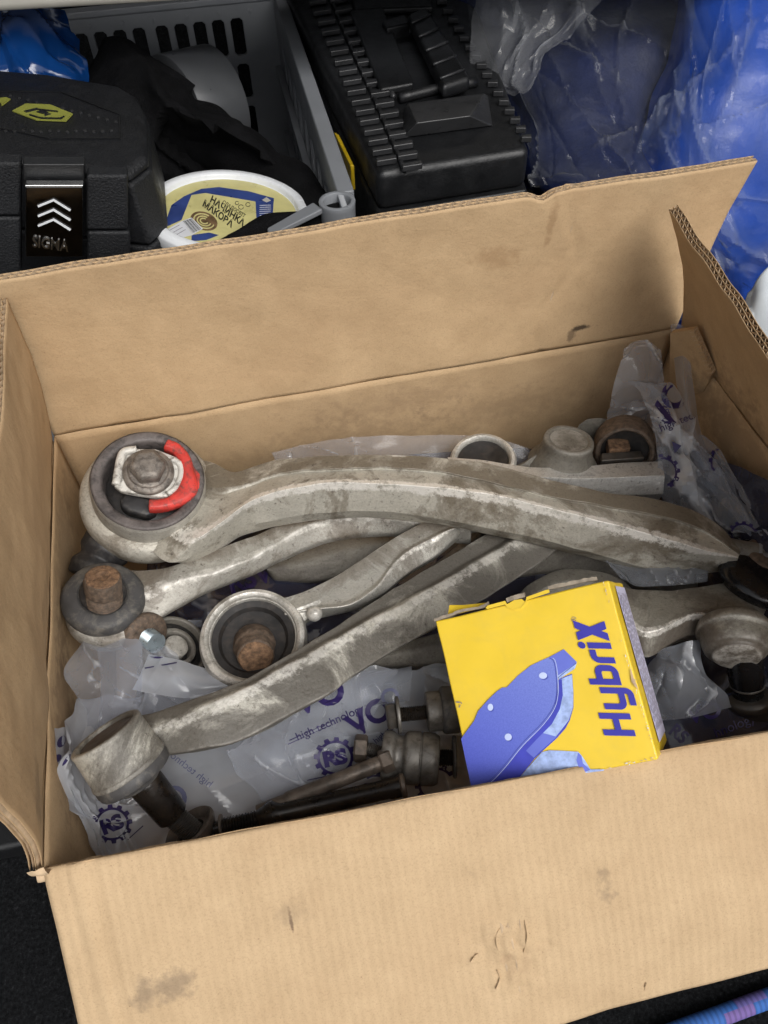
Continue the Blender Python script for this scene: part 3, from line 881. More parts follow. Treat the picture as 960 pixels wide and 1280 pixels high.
def arm_top():
    t = thing('control_arm', 'thick curved arm lying on top, red clip on its big round bushing', 'control arm', U(560, 620, -0.03), GA)
    c = U(185, 600, 0.004); a = axis_at(c, 0.90, (-0.12, -1))
    ca = M['cast_a']
    lathe('eye', c, a, rounded([(0.030, -0.044), (0.0445, -0.044), (0.0485, -0.040), (0.0495, -0.030), (0.0470, -0.0215), (0.0415, -0.0185), (0.030, -0.0185)], 0.003), ca, t, 72, wob=0.012)
    s = lathe('bushing_sleeve', c, a, rounded([(0.030, -0.030), (0.0402, -0.030), (0.0395, -0.003), (0.0385, 0.0)], 0.0015), M['cast_b'], t, 72, flat_ends=False, wob=0.006)
    lathe('bushing_ring', c, a, rounded([(0.0385, -0.0008), (0.0375, 0.0012), (0.0315, 0.0004), (0.0300, -0.0018), (0.0292, -0.020)], 0.0012), M['ring'], t, 72, flat_ends=False, wob=0.012)
    lathe('rubber', c, a, [(0.0, -0.012), (0.018, -0.012), (0.0292, -0.016), (0.0292, -0.024), (0.0, -0.024)], M['rubber_black'], t, 40, flat_ends=False)
    # rubber lobe below the plate
    e1, e2, _ = frame(a)
    def onp(px, py, h):
        d = ray(px, py); q = at(c, a, h); return CAM + d * (a.dot(q - CAM) / a.dot(d))
    def slab(name, pts, h0, h1, mat, bw=0.0012, par=t):
        P = [onp(x, y, h1) for x, y in pts]
        n = len(P); low = [p - a * (h1 - h0) for p in P]
        F = [tuple(range(n)), tuple(range(n, 2 * n))[::-1]] + [(i, n + i, n + (i + 1) % n, (i + 1) % n) for i in range(n)]
        o = mesh(name, P + low, F, mat, par); bevel(o, bw, 3, 30); return o
    k = 260 / 960
    cv = lambda L: [(80 + x * k, 520 + y * k) for x, y in L]
    slab('rubber_lobe', cv([(255, 385), (285, 352), (400, 380), (430, 440), (380, 462), (300, 440), (262, 418)]), -0.016, -0.0045, M['rubber'], 0.0025)
    # pale clamp plate with a rolled left edge
    pl = slab('clamp_plate', cv([(268, 160), (330, 150), (420, 150), (520, 188), (545, 222), (540, 270), (510, 345), (480, 372), (420, 372), (330, 358), (262, 345), (230, 320), (238, 262)]), -0.004, 0.0015, M['white_plate'], 0.0012)
    tube('rolled_edge', [onp(80 + x * k, 520 + y * k, 0.0022) for x, y in ((335, 156), (280, 166), (262, 200), (250, 260), (241, 318))], 0.0031, M['white_plate'], pl, 12)
    tube('rolled_edge', [onp(80 + x * k, 520 + y * k, 0.0022) for x, y in ((500, 200), (536, 225), (540, 275), (516, 330), (478, 362))], 0.0022, M['white_plate'], pl, 10)
    bc = onp(80 + 390 * k, 520 + 262 * k, 0.0015)
    ab = (a + (CAM - c).normalized() * 0.05).normalized()
    lathe('washer', bc, ab, rounded([(0.0, 0.0), (0.0178, 0.0), (0.0172, 0.0030), (0.0150, 0.0042), (0.0140, 0.0042), (0.0135, 0.006), (0.0, 0.006)], 0.0008), M['bolt_a'], t, 48, flat_ends=False, wob=0.02)
    bh = lathe('bolt_head', at(bc, ab, 0.005), ab, [(0.0124, 0.0), (0.0124, 0.0072), (0.0108, 0.0096), (0.0085, 0.0104), (0.0, 0.0106)], M['bolt_a'], t, 6, False, phase=0.55, flat_ends=False)
    bevel(bh, 0.0011, 3, 12)
    for p in bh.data.polygons: p.use_smooth = True
    # red clip hooked round the right side of the bush
    pts = [(470, 128), (520, 150), (556, 195), (572, 250), (575, 300), (560, 350), (500, 392), (440, 408), (392, 408)]
    P = [onp(80 + x * k, 520 + y * k, 0.0025) for x, y in pts]
    P = [Vector(p) for p in cat_rom([tuple(p) for p in P], 5)]
    V, F = [], []
    for i, p in enumerate(P):
        tg = (P[min(i + 1, len(P) - 1)] - P[max(0, i - 1)]).normalized(); sd = tg.cross(a).normalized()
        s = i / (len(P) - 1)
        wd = 0.0042 + 0.0030 * math.exp(-((s - 0.58) / 0.13) ** 2) * 1.0
        for q, (x, h) in enumerate(((-1, -0.006), (-1, 0.0), (-0.5, 0.0022), (0.6, 0.0022), (1, 0.0), (1, -0.006))):
            V.append(p + sd * (wd * x * -1) + a * h)
    for i in range(len(P) - 1):
        for q in range(6):
            F.append((i * 6 + q, i * 6 + (q + 1) % 6, (i + 1) * 6 + (q + 1) % 6, (i + 1) * 6 + q))
    F += [tuple(range(6)), tuple((len(P) - 1) * 6 + q for q in range(6))]
    bevel(mesh('red_clip', V, F, M['red'], t), 0.0008, 2, 30)
    slab('red_tab', cv([(592, 225), (632, 268), (628, 335), (560, 372), (540, 360), (585, 305)]), -0.005, 0.001, M['red'], 0.001)
    # arm body: top outline, groove, bright ridge, lower outline
    z = lambda x: -0.016 + 0.013 * sm(235, 400, x) - 0.036 * sm(420, 900, x)
    T = [(222, 570), (262, 577), (292, 590), (335, 577), (385, 571), (460, 568.5), (540, 571), (615, 580), (690, 600), (760, 615), (820, 624), (866, 638), (903, 660), (926, 690)]
    G = [(228, 596), (270, 610), (303, 607), (340, 594), (388, 587), (462, 584), (540, 588), (615, 603), (690, 621), (755, 632), (815, 642), (862, 655), (898, 674), (924, 694)]
    Rr = [(210, 660), (243, 673), (274, 655), (318, 624), (388, 606), (460, 603), (538, 609), (612, 618), (688, 635), (756, 653), (816, 668), (862, 682), (896, 691), (923, 697)]
    B = [(182, 682), (212, 703), (252, 692), (300, 662), (378, 644), (460, 639), (540, 647), (610, 661), (682, 676), (750, 694), (812, 711), (862, 711), (896, 706), (923, 699)]
    st = []
    for p, g, r, b in zip(T, G, Rr, B):
        zz = z((p[0] + b[0]) / 2)
        tipk = 1 - sm(860, 925, p[0])
        g2 = (g[0] + (r[0] - g[0]) * 0.12, g[1] + (r[1] - g[1]) * 0.12)
        hk = 0.3 + 0.7 * sm(225, 330, p[0])
        if p[0] < 240: zz -= 0.006
        st.append([(*p, zz - 0.002), (*g, zz + 0.001), (*g2, zz - 0.0012 * tipk), (*r, zz + 0.0035 * tipk * hk), (*b, zz - (0.020 * tipk + 0.004) * hk)])
    loft('arm', st, 0.020, ca, t, 7, 0.0016, (3,), rough=0.0009, grime=(0, 1))
    # far end: ball joint with a wet black boot
    e = U(953, 716, -0.052)
    ax = Vector((0.1, 0.1, 1))
    lathe('boot', e, ax, rounded([(0.0, -0.016), (0.017, -0.016), (0.025, -0.011), (0.030, -0.004), (0.031, 0.002), (0.026, 0.006), (0.0, 0.008)], 0.002), M['rubber_glossy'], t, 44, flat_ends=False)
    lathe('joint_housing', U(962, 697, -0.050), ax, rounded([(0.0, -0.012), (0.017, -0.012), (0.019, 0.0), (0.016, 0.005), (0.0, 0.007)], 0.002), M['rust'], t, 40, flat_ends=False, wob=0.03)
    tube('neck', [U(895, 686, -0.052), U(925, 692, -0.053), U(955, 697, -0.052)], 0.010, M['cast_g'], t)
    return t
GA = 'used suspension control arms in the carton'
arm_top()

def arm_stud():
    t = thing('control_arm', 'grey arm with an upright rusty stud in its dusty boot by the left wall', 'control arm', U(300, 700, -0.05), GA)
    c = U(129, 744, -0.030); a = axis_at(c, 0.90, (-0.22, -1)); cb = M['cast_b']
    a2 = axis_at(c, 0.86, (-0.10, -1))
    lathe('eye', at(c, a2, -0.012) + (ROT @ Vector((0.004, 0.002, 0))), a2, rounded([(0, -0.016), (0.024, -0.016), (0.0292, -0.010), (0.0295, 0.0), (0.0275, 0.004), (0.0, 0.004)], 0.002), cb, t, 56, flat_ends=False, wob=0.012)
    lathe('boot', c, a2, rounded([(0, -0.010), (0.0268, -0.010), (0.0278, -0.004), (0.0255, 0.001), (0.020, 0.0028), (0.0165, 0.0030), (0.0158, 0.0018), (0.0, 0.0018)], 0.0016), M['rubber_dusty'], t, 56, flat_ends=False, wob=0.015)
    lathe('boot_collar', c, a2, rounded([(0.0, 0.001), (0.0155, 0.001), (0.0150, 0.0050), (0.0118, 0.0062), (0.0, 0.0062)], 0.001), M['rubber'], t, 48, flat_ends=False, wob=0.02)
    s0 = U(131, 752, -0.026); s1 = U(128, 725, -0.006)
    ax = (s1 - s0)
    ax = axis_at(s0, 0.74, (-0.10, -1)); h = 0.024
    prof = [(0.0, 0.0), (0.0108, 0.0)]
    for i in range(4): prof += [(0.0116, 0.0005 + i * 0.0024), (0.0098, 0.0017 + i * 0.0024)]
    prof += [(0.0100, 0.0105), (0.0118, 0.0118), (0.0118, 0.0215), (0.0108, 0.0235)]
    lathe('stud', s0, ax, prof + [(0.0, 0.0235)], M['rust'], t, 36, flat_ends=False, wob=0.04)
    lathe('stud_end', at(s0, ax, 0.0232), ax, [(0.0108, 0.0), (0.0098, 0.0010), (0.0045, 0.0012), (0.0035, 0.0004), (0.0, 0.0004)], M['rust_face'], t, 36, flat_ends=False, wob=0.05)
    T = [(150, 712), (185, 711), (215, 706), (262, 688), (310, 671), (345, 657), (378, 648), (415, 643), (458, 641), (520, 647), (590, 655)]
    Mi = [(165, 748), (190, 738), (220, 726), (268, 716), (312, 699), (345, 681), (380, 658), (415, 648), (460, 646), (522, 653), (590, 662)]
    B = [(168, 784), (195, 775), (222, 758), (265, 736), (310, 718), (350, 699), (385, 683), (427, 671), (474, 666), (530, 668), (590, 676)]
    st = []
    for p, m_, b in zip(T, Mi, B):
        zz = -0.040 - 0.022 * sm(180, 560, p[0])
        st.append([(*p, zz), (*m_, zz + 0.0025), (*b, zz - 0.010)])
    loft('arm', st, 0.012, cb, t, 7, 0.0022, (1,), rough=0.0008, grime=(0,))
    return t
arm_stud()

def arm_silver_eye():
    t = thing('control_arm', 'silvery control arm with a round eye holding an orange rusted bolt end, in the middle', 'control arm', U(430, 740, -0.06), GA)
    c = U(316, 796, -0.045); a = axis_at(c, 0.93, (0.05, 1)); cc = M['cast_c']
    a = axis_at(c, 0.93, (-0.25, -1))
    # open eye: outer wall, rounded lip, bore
    lathe('eye', c, a, [(0.0335, -0.028), (0.0360, -0.020), (0.0362, -0.006), (0.0345, 0.0005), (0.0318, 0.0022), (0.0298, 0.0010), (0.0290, -0.0012), (0.0284, -0.0014), (0.0278, -0.003), (0.0276, -0.026)], cc, t, 72, flat_ends=False, wob=0.010)
    lathe('rubber', c, a, [(0.0277, -0.0035), (0.0235, -0.0045), (0.0215, -0.0075), (0.014, -0.0085), (0.0, -0.0085), (0.0, -0.026), (0.0277, -0.026)], M['rubber_black'], t, 56, flat_ends=False)
    def slot():
        p = U(298, 776, -0.050)
        return p
    s0 = U(318, 806, -0.058); ax = axis_at(s0, 0.86, (0.16, 1))
    ax = axis_at(s0, 0.88, (0.12, 1.0))
    lathe('sleeve', s0, ax, rounded([(0.0, -0.004), (0.0145, -0.004), (0.0145, 0.006), (0.0130, 0.0085), (0.0125, 0.016), (0.0115, 0.0175), (0.0, 0.0175)], 0.001), M['rust'], t, 44, flat_ends=False, wob=0.03)
    lathe('bolt_end', at(s0, ax, 0.0172), ax, [(0.0116, 0.0), (0.0108, 0.0012), (0.004, 0.0016), (0.0, 0.0012)], M['rust_face'], t, 36, flat_ends=False, wob=0.05)
    T = [(338, 752), (362, 745), (390, 734), (427, 715), (465, 690), (500, 667), (540, 648), (580, 640), (640, 640)]
    Rg = [(355, 768), (380, 762), (405, 760), (440, 755), (471, 734), (498, 698), (540, 672), (586, 654), (640, 648)]
    B = [(362, 776), (384, 770), (406, 766), (444, 759), (478, 742), (512, 715), (548, 692), (589, 660), (640, 660)]
    st = []
    for p, r, b in zip(T, Rg, B):
        zz = -0.048 - 0.012 * sm(340, 600, p[0])
        r2 = (r[0] + (p[0] - r[0]) * 0.14, r[1] + (p[1] - r[1]) * 0.14)
        st.append([(*p, zz), (*r2, zz - 0.001), (*r, zz + 0.0022), (*b, zz - 0.006)])
    loft('arm', st, 0.014, cc, t, 8, 0.0018, (2,), rough=0.0007, grime=(0,))
    # collar flaring from the eye into the arm, and the cast nub under it
    st = [[(352, 746, -0.056), (364, 766, -0.055), (366, 794, -0.058)], [(359, 746, -0.050), (366, 762, -0.047), (370, 786, -0.054)], [(378, 741, -0.049), (388, 754, -0.047), (388, 771, -0.052)], [(396, 733, -0.050), (402, 748, -0.049), (402, 764, -0.053)]]
    loft('eye_web', st, 0.012, cc, t, 6, 0.002)
    p = U(393, 767, -0.047)
    lathe('casting_nub', p, (CAM - p), [(0.0, 0.0055), (0.003, 0.0048), (0.0052, 0.002), (0.0055, 0.0), (0.0048, -0.006), (0.0, -0.008)], cc, t, 24, flat_ends=False)
    return t
arm_silver_eye()

def arm_long():
    t = thing('control_arm', 'long sooty diagonal arm with a cylindrical end and black stud at lower left', 'control arm', U(400, 800, -0.02), GA)
    cdm = M['cast_d']
    T = [(140, 902), (172, 893), (205, 885), (240, 873), (285, 857), (335, 832), (375, 808), (419, 782), (471, 748), (515, 721), (564, 693), (617, 661), (662, 638)]
    T2 = [(145, 910), (180, 900), (214, 890), (249, 879), (296, 860), (345, 834), (388, 810), (430, 787), (480, 760), (527, 736), (575, 708), (630, 676), (676, 650)]
    Rg = [(155, 925), (190, 912), (222, 900), (254, 884), (302, 863), (345, 838), (385, 818), (443, 784), (490, 761), (540, 734), (590, 705), (640, 677), (690, 655)]
    B = [(172, 950), (198, 944), (228, 940), (257, 936), (300, 926), (365, 893), (419, 863), (441, 845), (500, 810), (552, 780), (611, 746), (667, 709), (712, 676)]
    st = []
    for i, (p, q, r, b) in enumerate(zip(T, T2, Rg, B)):
        zz = -0.018 - 0.046 * sm(260, 690, p[0])
        thin = 0.15 + 0.85 * sm(200, 330, p[0])
        zz -= 0.008 * (1 - sm(150, 240, p[0]))
        st.append([(*p, zz - 0.003), (*q, zz - 0.0050 * thin), (*r, zz + 0.001), (*b, zz - 0.006)])
    loft('arm', st, 0.015, cdm, t, 7, 0.0016, (2,), rough=0.0010, grime=(0, 1, 3))
    # joint housing: cap towards the upper left, stud pointing at the carton's front wall
    c = U(131, 916, -0.010); a = axis_at(c, -0.21, (0.57, 0.82))
    lathe('joint_housing', c, a, rounded([(0.0175, 0.004), (0.0180, 0.0004), (0.0190, -0.0004), (0.0214, 0.0), (0.0218, 0.002), (0.0214, 0.003), (0.0222, 0.0225), (0.0228, 0.0232), (0.0229, 0.0250), (0.0222, 0.0258)], 0.0008) , cdm, t, 64, flat_ends=False, wob=0.008)
    lathe('cap', c, a, [(0.0, 0.0016), (0.012, 0.0013), (0.0165, 0.0018), (0.0180, 0.0030)], M['steel_brown'], t, 48, flat_ends=False, wob=0.02)
    lathe('boot', c, a, rounded([(0.0222, 0.0256), (0.0226, 0.0290), (0.0216, 0.0325), (0.0130, 0.0350), (0.0120, 0.0375), (0.0, 0.0375)], 0.001), M['rubber_dusty'], t, 56, flat_ends=False, wob=0.012)
    b0 = U(184, 981, -0.042); b1 = U(216, 1019, -0.060); b2 = U(248, 1046, -0.071)
    ax = (b1 - b0).normalized(); L1 = (b1 - b0).length
    lathe('stud', b0 - ax * 0.008, ax, rounded([(0.0095, 0.0), (0.0105, 0.006), (0.0096, L1 + 0.008), (0.0080, L1 + 0.0088)], 0.0008), M['steel_black'], t, 36, wob=0.01)
    ax2 = (b2 - b1).normalized(); L2 = (b2 - b1).length
    prof = []
    n = int(L2 / 0.0013)
    for i in range(n): prof += [(0.0064, i * 0.0013), (0.0071, i * 0.0013 + 0.00065)]
    lathe('stud_thread', b1, ax2, prof, M['steel_dark'], t, 28)
    return t
arm_long()
def flange_nut():
    c = U(239, 1038, -0.068); a = axis_at(c, 0.45, (-0.62, -0.78))
    t = thing('flange_nut', 'rusty wide-rimmed nut on the black stud by the front wall', 'nut', c)
    lathe('flange', c, a, [(0.0085, 0.000), (0.0110, -0.001), (0.0130, 0.002), (0.0155, 0.0035), (0.0165, 0.0025), (0.0165, 0.0005), (0.0140, -0.004), (0.0120, -0.006), (0.0085, -0.006), (0.0085, 0.0)], M['steel_brown'], t, 48, flat_ends=False, wob=0.02)
    lathe('hexagon', c, a, [(0.0085, -0.005), (0.0125, -0.005), (0.0125, -0.016), (0.0085, -0.016)], M['steel_brown'], t, 6, False, flat_ends=False)
flange_nut()

def arms_behind():
    # silvery eye and bright straight arm at the back
    t = thing('control_arm', 'bright aluminium arm half hidden at the back, with a square-cut end', 'control arm', U(700, 590, -0.05), GA)
    c = U(604, 572, -0.038); a = axis_at(c, 0.78, (0.05, -1))
    lathe('eye', c, a, [(0.0225, -0.024), (0.0260, -0.018), (0.0262, -0.004), (0.0245, 0.0), (0.0222, 0.0006), (0.0205, -0.001), (0.0196, -0.006), (0.0194, -0.022)], M['cast_c'], t, 56, flat_ends=False, wob=0.012)
    lathe('rubber', c, a, [(0.0195, -0.003), (0.010, -0.006), (0.0, -0.006), (0.0, -0.022), (0.0195, -0.022)], M['rubber_black'], t, 40, flat_ends=False)
    T = [(560, 571), (600, 575), (640, 581), (680, 584.5), (725, 583), (775, 579), (822, 577), (828, 579)]
    Mi = [(562, 585), (602, 590), (642, 594), (682, 597), (726, 598), (776, 596.5), (825, 594), (831, 595)]
    B = [(565, 600), (606, 606), (645, 612), (685, 617), (728, 619), (777, 619), (824, 617.5), (829, 615)]
    st = [[(*p, -0.034 - 0.012 * sm(560, 830, p[0])), (*m_, -0.032 - 0.012 * sm(560, 830, p[0])), (*b, -0.046 - 0.012 * sm(560, 830, p[0]))] for p, m_, b in zip(T, Mi, B)]
    loft('arm', st, 0.016, M['cast_e'], t, 5, 0.003, rough=0.0005)
    # dull arm with a flat round joint cap
    t = thing('control_arm', 'dull grey control arm at the back, showing its flat round joint cap', 'control arm', U(712, 560, -0.05), GA)
    c = U(711, 551, -0.030); a = axis_at(c, 0.55, (0.28, -1))
    lathe('joint_cap', c, a, rounded([(0.0, 0.0008), (0.0150, 0.0008), (0.0158, 0.0018), (0.0192, 0.0018), (0.0200, -0.001), (0.0196, -0.006), (0.0225, -0.014), (0.0285, -0.022), (0.0, -0.028)], 0.0014), M['cast_g'], t, 56, flat_ends=False, wob=0.012)
    st = [[(690, 556, -0.042), (676, 566, -0.040), (694, 588, -0.050)], [(678, 560, -0.044), (664, 572, -0.043), (676, 592, -0.052)], [(660, 574, -0.047), (650, 582, -0.048), (654, 596, -0.056)], [(630, 588, -0.055), (626, 592, -0.056), (630, 602, -0.062)]]
    loft('arm', st, 0.016, M['cast_g'], t, 6, 0.003)
    # rusty bush with a square block in it
    t = thing('control_arm', 'arm end in the back corner with a rusty open bushing and square block', 'control arm', U(780, 560, -0.06), GA)
    c = U(781, 566, -0.045); a = axis_at(c, 0.60, (0.25, 1))
    a = axis_at(c, 0.86, (0.05, 0.6))
    lathe('bushing', c, a, [(0.0235, -0.020), (0.0240, -0.004), (0.0225, 0.0), (0.0205, 0.0005), (0.0190, -0.001), (0.0185, -0.012)], M['rust'], t, 56, flat_ends=False, wob=0.03)
    lathe('rubber', c, a, [(0.0187, -0.006), (0.010, -0.008), (0.0, -0.008), (0.0, -0.02), (0.0187, -0.02)], M['rubber_black'], t, 40, flat_ends=False)
    P = [U(x, y, -0.040) for x, y in ((759, 548), (785, 545), (789, 560), (762, 563))]
    o = prism('square_block', P, 0.010, M['rust_face'], t, 0.0015)
    P = [U(x, y, -0.043) for x, y in ((752, 566), (800, 563), (806, 572), (752, 576))]
    prism('clip_bar', P, 0.006, M['steel_dark'], t, 0.001)
    st = [[(718, 533, -0.042), (735, 523, -0.036), (756, 538, -0.046)], [(735, 527, -0.042), (752, 522, -0.038), (768, 536, -0.048)], [(752, 527, -0.046), (770, 527, -0.044), (778, 540, -0.052)]]
    loft('arm', st, 0.02, M['cast_g'], t, 6, 0.003)
arms_behind()

def arm_right():
    t = thing('control_arm', 'olive-grey casting at the right with a domed joint and thick black stud', 'control arm', U(880, 790, -0.06), GA)
    cf = M['cast_f']
    T = [(770, 730), (800, 737), (838, 738), (868, 735), (897, 729.5), (922, 729), (944, 740), (957, 762)]
    A1 = [(776, 752), (805, 762), (842, 765), (870, 760), (900, 758), (924, 758), (942, 764), (952, 774)]
    A2 = [(780, 775), (808, 790), (842, 779), (868, 768), (895, 772), (918, 776), (936, 780), (946, 786)]
    B = [(786, 808), (810, 821), (842, 803), (868, 794), (886, 800), (908, 806), (926, 808), (936, 806)]
    st = []
    for i, (p, m_, q, b) in enumerate(zip(T, A1, A2, B)):
        st.append([(*p, -0.058), (*m_, -0.050), (*q, -0.050), (*b, -0.064)])
    loft('arm', st, 0.020, cf, t, 8, 0.003, (2,), rough=0.0010)
    lo = [[(800, 738, -0.056), (806, 748, -0.05), (812, 756, -0.056)], [(835, 742, -0.050), (842, 752, -0.045), (846, 762, -0.050)]]
    c = U(917, 788, -0.052); a = axis_at(c, 0.52, (0.12, 1))
    lathe('joint_housing', c, a, rounded([(0.0, -0.010), (0.016, -0.009), (0.0225, -0.004), (0.0242, 0.0), (0.0244, 0.0035), (0.0222, 0.0048), (0.0214, 0.0110), (0.0196, 0.0165), (0.0160, 0.0182), (0.0152, 0.0210), (0.0, 0.0210)], 0.0012), cf, t, 64, flat_ends=False, wob=0.008)
    b0 = at(c, a, 0.020)
    s0 = U(931, 822, -0.064); s1 = U(935, 872, -0.092)
    ax = (s1 - s0).normalized(); L = (s1 - s0).length
    lathe('stud', s0 - ax * 0.004, ax, rounded([(0.0118, 0.0), (0.0120, 0.004), (0.0112, L * 0.72), (0.0104, L * 0.78), (0.0104, L + 0.01), (0.0, L + 0.01)], 0.001), M['rubber_glossy'], t, 44, wob=0.01)
    lathe('bright_band', s0, ax, [(0.0114, L * 0.62), (0.01165, L * 0.63), (0.01165, L * 0.66), (0.0114, L * 0.67)], M['steel_mid'], t, 44, flat_ends=False)
    n = thing('flange_nut', 'dark round nut on the thick black stud at the right', 'nut', s1)
    lathe('flange', s1, ax, rounded([(0.0, -0.004), (0.0125, -0.004), (0.0160, -0.001), (0.0160, 0.003), (0.0135, 0.006), (0.0128, 0.018), (0.0, 0.018)], 0.0012), M['steel_dark'], n, 48, flat_ends=False, wob=0.012)
arm_right()

def arms_below():
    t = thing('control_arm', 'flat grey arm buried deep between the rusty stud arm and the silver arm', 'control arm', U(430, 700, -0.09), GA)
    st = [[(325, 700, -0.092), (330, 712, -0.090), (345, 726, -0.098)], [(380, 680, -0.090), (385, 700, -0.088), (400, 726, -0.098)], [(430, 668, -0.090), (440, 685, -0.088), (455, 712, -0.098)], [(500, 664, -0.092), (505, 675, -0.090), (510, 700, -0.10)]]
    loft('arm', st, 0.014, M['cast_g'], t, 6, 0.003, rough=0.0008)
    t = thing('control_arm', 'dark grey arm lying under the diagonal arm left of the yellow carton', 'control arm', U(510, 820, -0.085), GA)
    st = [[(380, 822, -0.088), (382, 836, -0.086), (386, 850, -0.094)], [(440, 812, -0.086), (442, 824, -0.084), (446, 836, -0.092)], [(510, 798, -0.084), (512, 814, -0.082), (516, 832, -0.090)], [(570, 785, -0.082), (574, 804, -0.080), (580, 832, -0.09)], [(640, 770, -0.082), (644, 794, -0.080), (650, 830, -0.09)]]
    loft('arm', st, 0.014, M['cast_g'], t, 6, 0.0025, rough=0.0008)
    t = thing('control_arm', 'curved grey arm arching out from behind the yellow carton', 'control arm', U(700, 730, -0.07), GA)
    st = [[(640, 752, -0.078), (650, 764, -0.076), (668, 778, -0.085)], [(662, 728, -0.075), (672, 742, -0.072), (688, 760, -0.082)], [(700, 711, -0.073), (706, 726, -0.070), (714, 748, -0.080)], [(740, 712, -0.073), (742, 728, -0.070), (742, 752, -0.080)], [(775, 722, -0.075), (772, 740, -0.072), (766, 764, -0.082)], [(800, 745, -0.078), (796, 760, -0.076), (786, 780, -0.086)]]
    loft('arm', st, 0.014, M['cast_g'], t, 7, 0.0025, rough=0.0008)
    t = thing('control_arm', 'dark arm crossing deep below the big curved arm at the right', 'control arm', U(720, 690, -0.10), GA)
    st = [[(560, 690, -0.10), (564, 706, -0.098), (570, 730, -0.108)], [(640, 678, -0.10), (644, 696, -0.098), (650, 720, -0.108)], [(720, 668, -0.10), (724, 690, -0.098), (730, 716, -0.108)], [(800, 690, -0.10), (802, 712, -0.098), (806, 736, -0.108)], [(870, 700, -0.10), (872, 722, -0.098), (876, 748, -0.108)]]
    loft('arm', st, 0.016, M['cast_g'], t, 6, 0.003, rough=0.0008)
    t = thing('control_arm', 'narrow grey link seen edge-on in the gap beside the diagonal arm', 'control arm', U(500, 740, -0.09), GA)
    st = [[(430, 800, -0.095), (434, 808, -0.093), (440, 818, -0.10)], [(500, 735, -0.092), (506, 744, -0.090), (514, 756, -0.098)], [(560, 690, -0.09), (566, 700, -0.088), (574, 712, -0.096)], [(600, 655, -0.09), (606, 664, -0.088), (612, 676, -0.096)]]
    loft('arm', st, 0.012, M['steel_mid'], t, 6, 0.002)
    # black bush end peeping out in the left corner
    t = thing('bushing', 'black rubber bushing end squeezed in the left corner under the red clip arm', 'bushing', U(118, 690, -0.04))
    c = U(128, 694, -0.045); a = Vector((0.55, 0.75, 0.30))
    lathe('rubber', c, a, rounded([(0.0, -0.02), (0.016, -0.02), (0.018, -0.010), (0.014, -0.004), (0.018, 0.002), (0.018, 0.016), (0.0, 0.02)], 0.0015), M['rubber'], t, 40, flat_ends=False)
    lathe('sleeve', c, a, [(0.0, 0.018), (0.009, 0.018), (0.009, 0.024), (0.0, 0.024)], M['steel_dark'], t, 32, flat_ends=False)
    # round bush with curved slots, and the plated bolt leaning on it
    t = thing('bushing', 'round metal and rubber bushing with curved slots, between the stud arm and the silver eye', 'bushing', U(225, 806, -0.07))
    c = U(222, 806, -0.070); a = axis_at(c, 0.80, (0.5, -0.6))
    lathe('outer_ring', c, a, rounded([(0.0205, -0.02), (0.0235, -0.02), (0.0235, 0.0), (0.0205, 0.0), (0.0203, -0.016)], 0.001), M['cast_g'], t, 52, flat_ends=False)
    lathe('rubber', c, a, [(0.0205, -0.006), (0.017, -0.004), (0.015, -0.010), (0.0, -0.010), (0.0, -0.02), (0.0205, -0.02)], M['rubber'], t, 48, flat_ends=False)
    lathe('inner_ring', c, a, rounded([(0.0115, -0.012), (0.0150, -0.012), (0.0150, -0.002), (0.0115, -0.002), (0.0115, -0.012)], 0.0008), M['cast_g'], t, 44, flat_ends=False)
    lathe('sleeve', c, a, rounded([(0.0, -0.012), (0.0085, -0.012), (0.0085, -0.001), (0.0, -0.001)], 0.0008), M['cast_b'], t, 36, flat_ends=False)
    b0 = U(172, 798, -0.052); b1 = U(202, 806, -0.052)
    t = thing('plated_bolt', 'short bolt with bluish zinc thread and a worn brown flanged head', 'bolt', b0)
    ax = (U(204, 812, -0.050) - U(180, 795, -0.058)).normalized()
    c = U(181, 794, -0.055)
    lathe('flange', c, ax, rounded([(0.0, -0.006), (0.0135, -0.006), (0.0165, -0.002), (0.0165, 0.002), (0.012, 0.004), (0.0, 0.004)], 0.001), M['rust'], t, 44, flat_ends=False, wob=0.02)
    pr = []
    for i in range(9): pr += [(0.0062, 0.004 + i * 0.0013), (0.0069, 0.00465 + i * 0.0013)]
    lathe('thread', c, ax, pr, M['zinc'], t, 28)
arms_below()

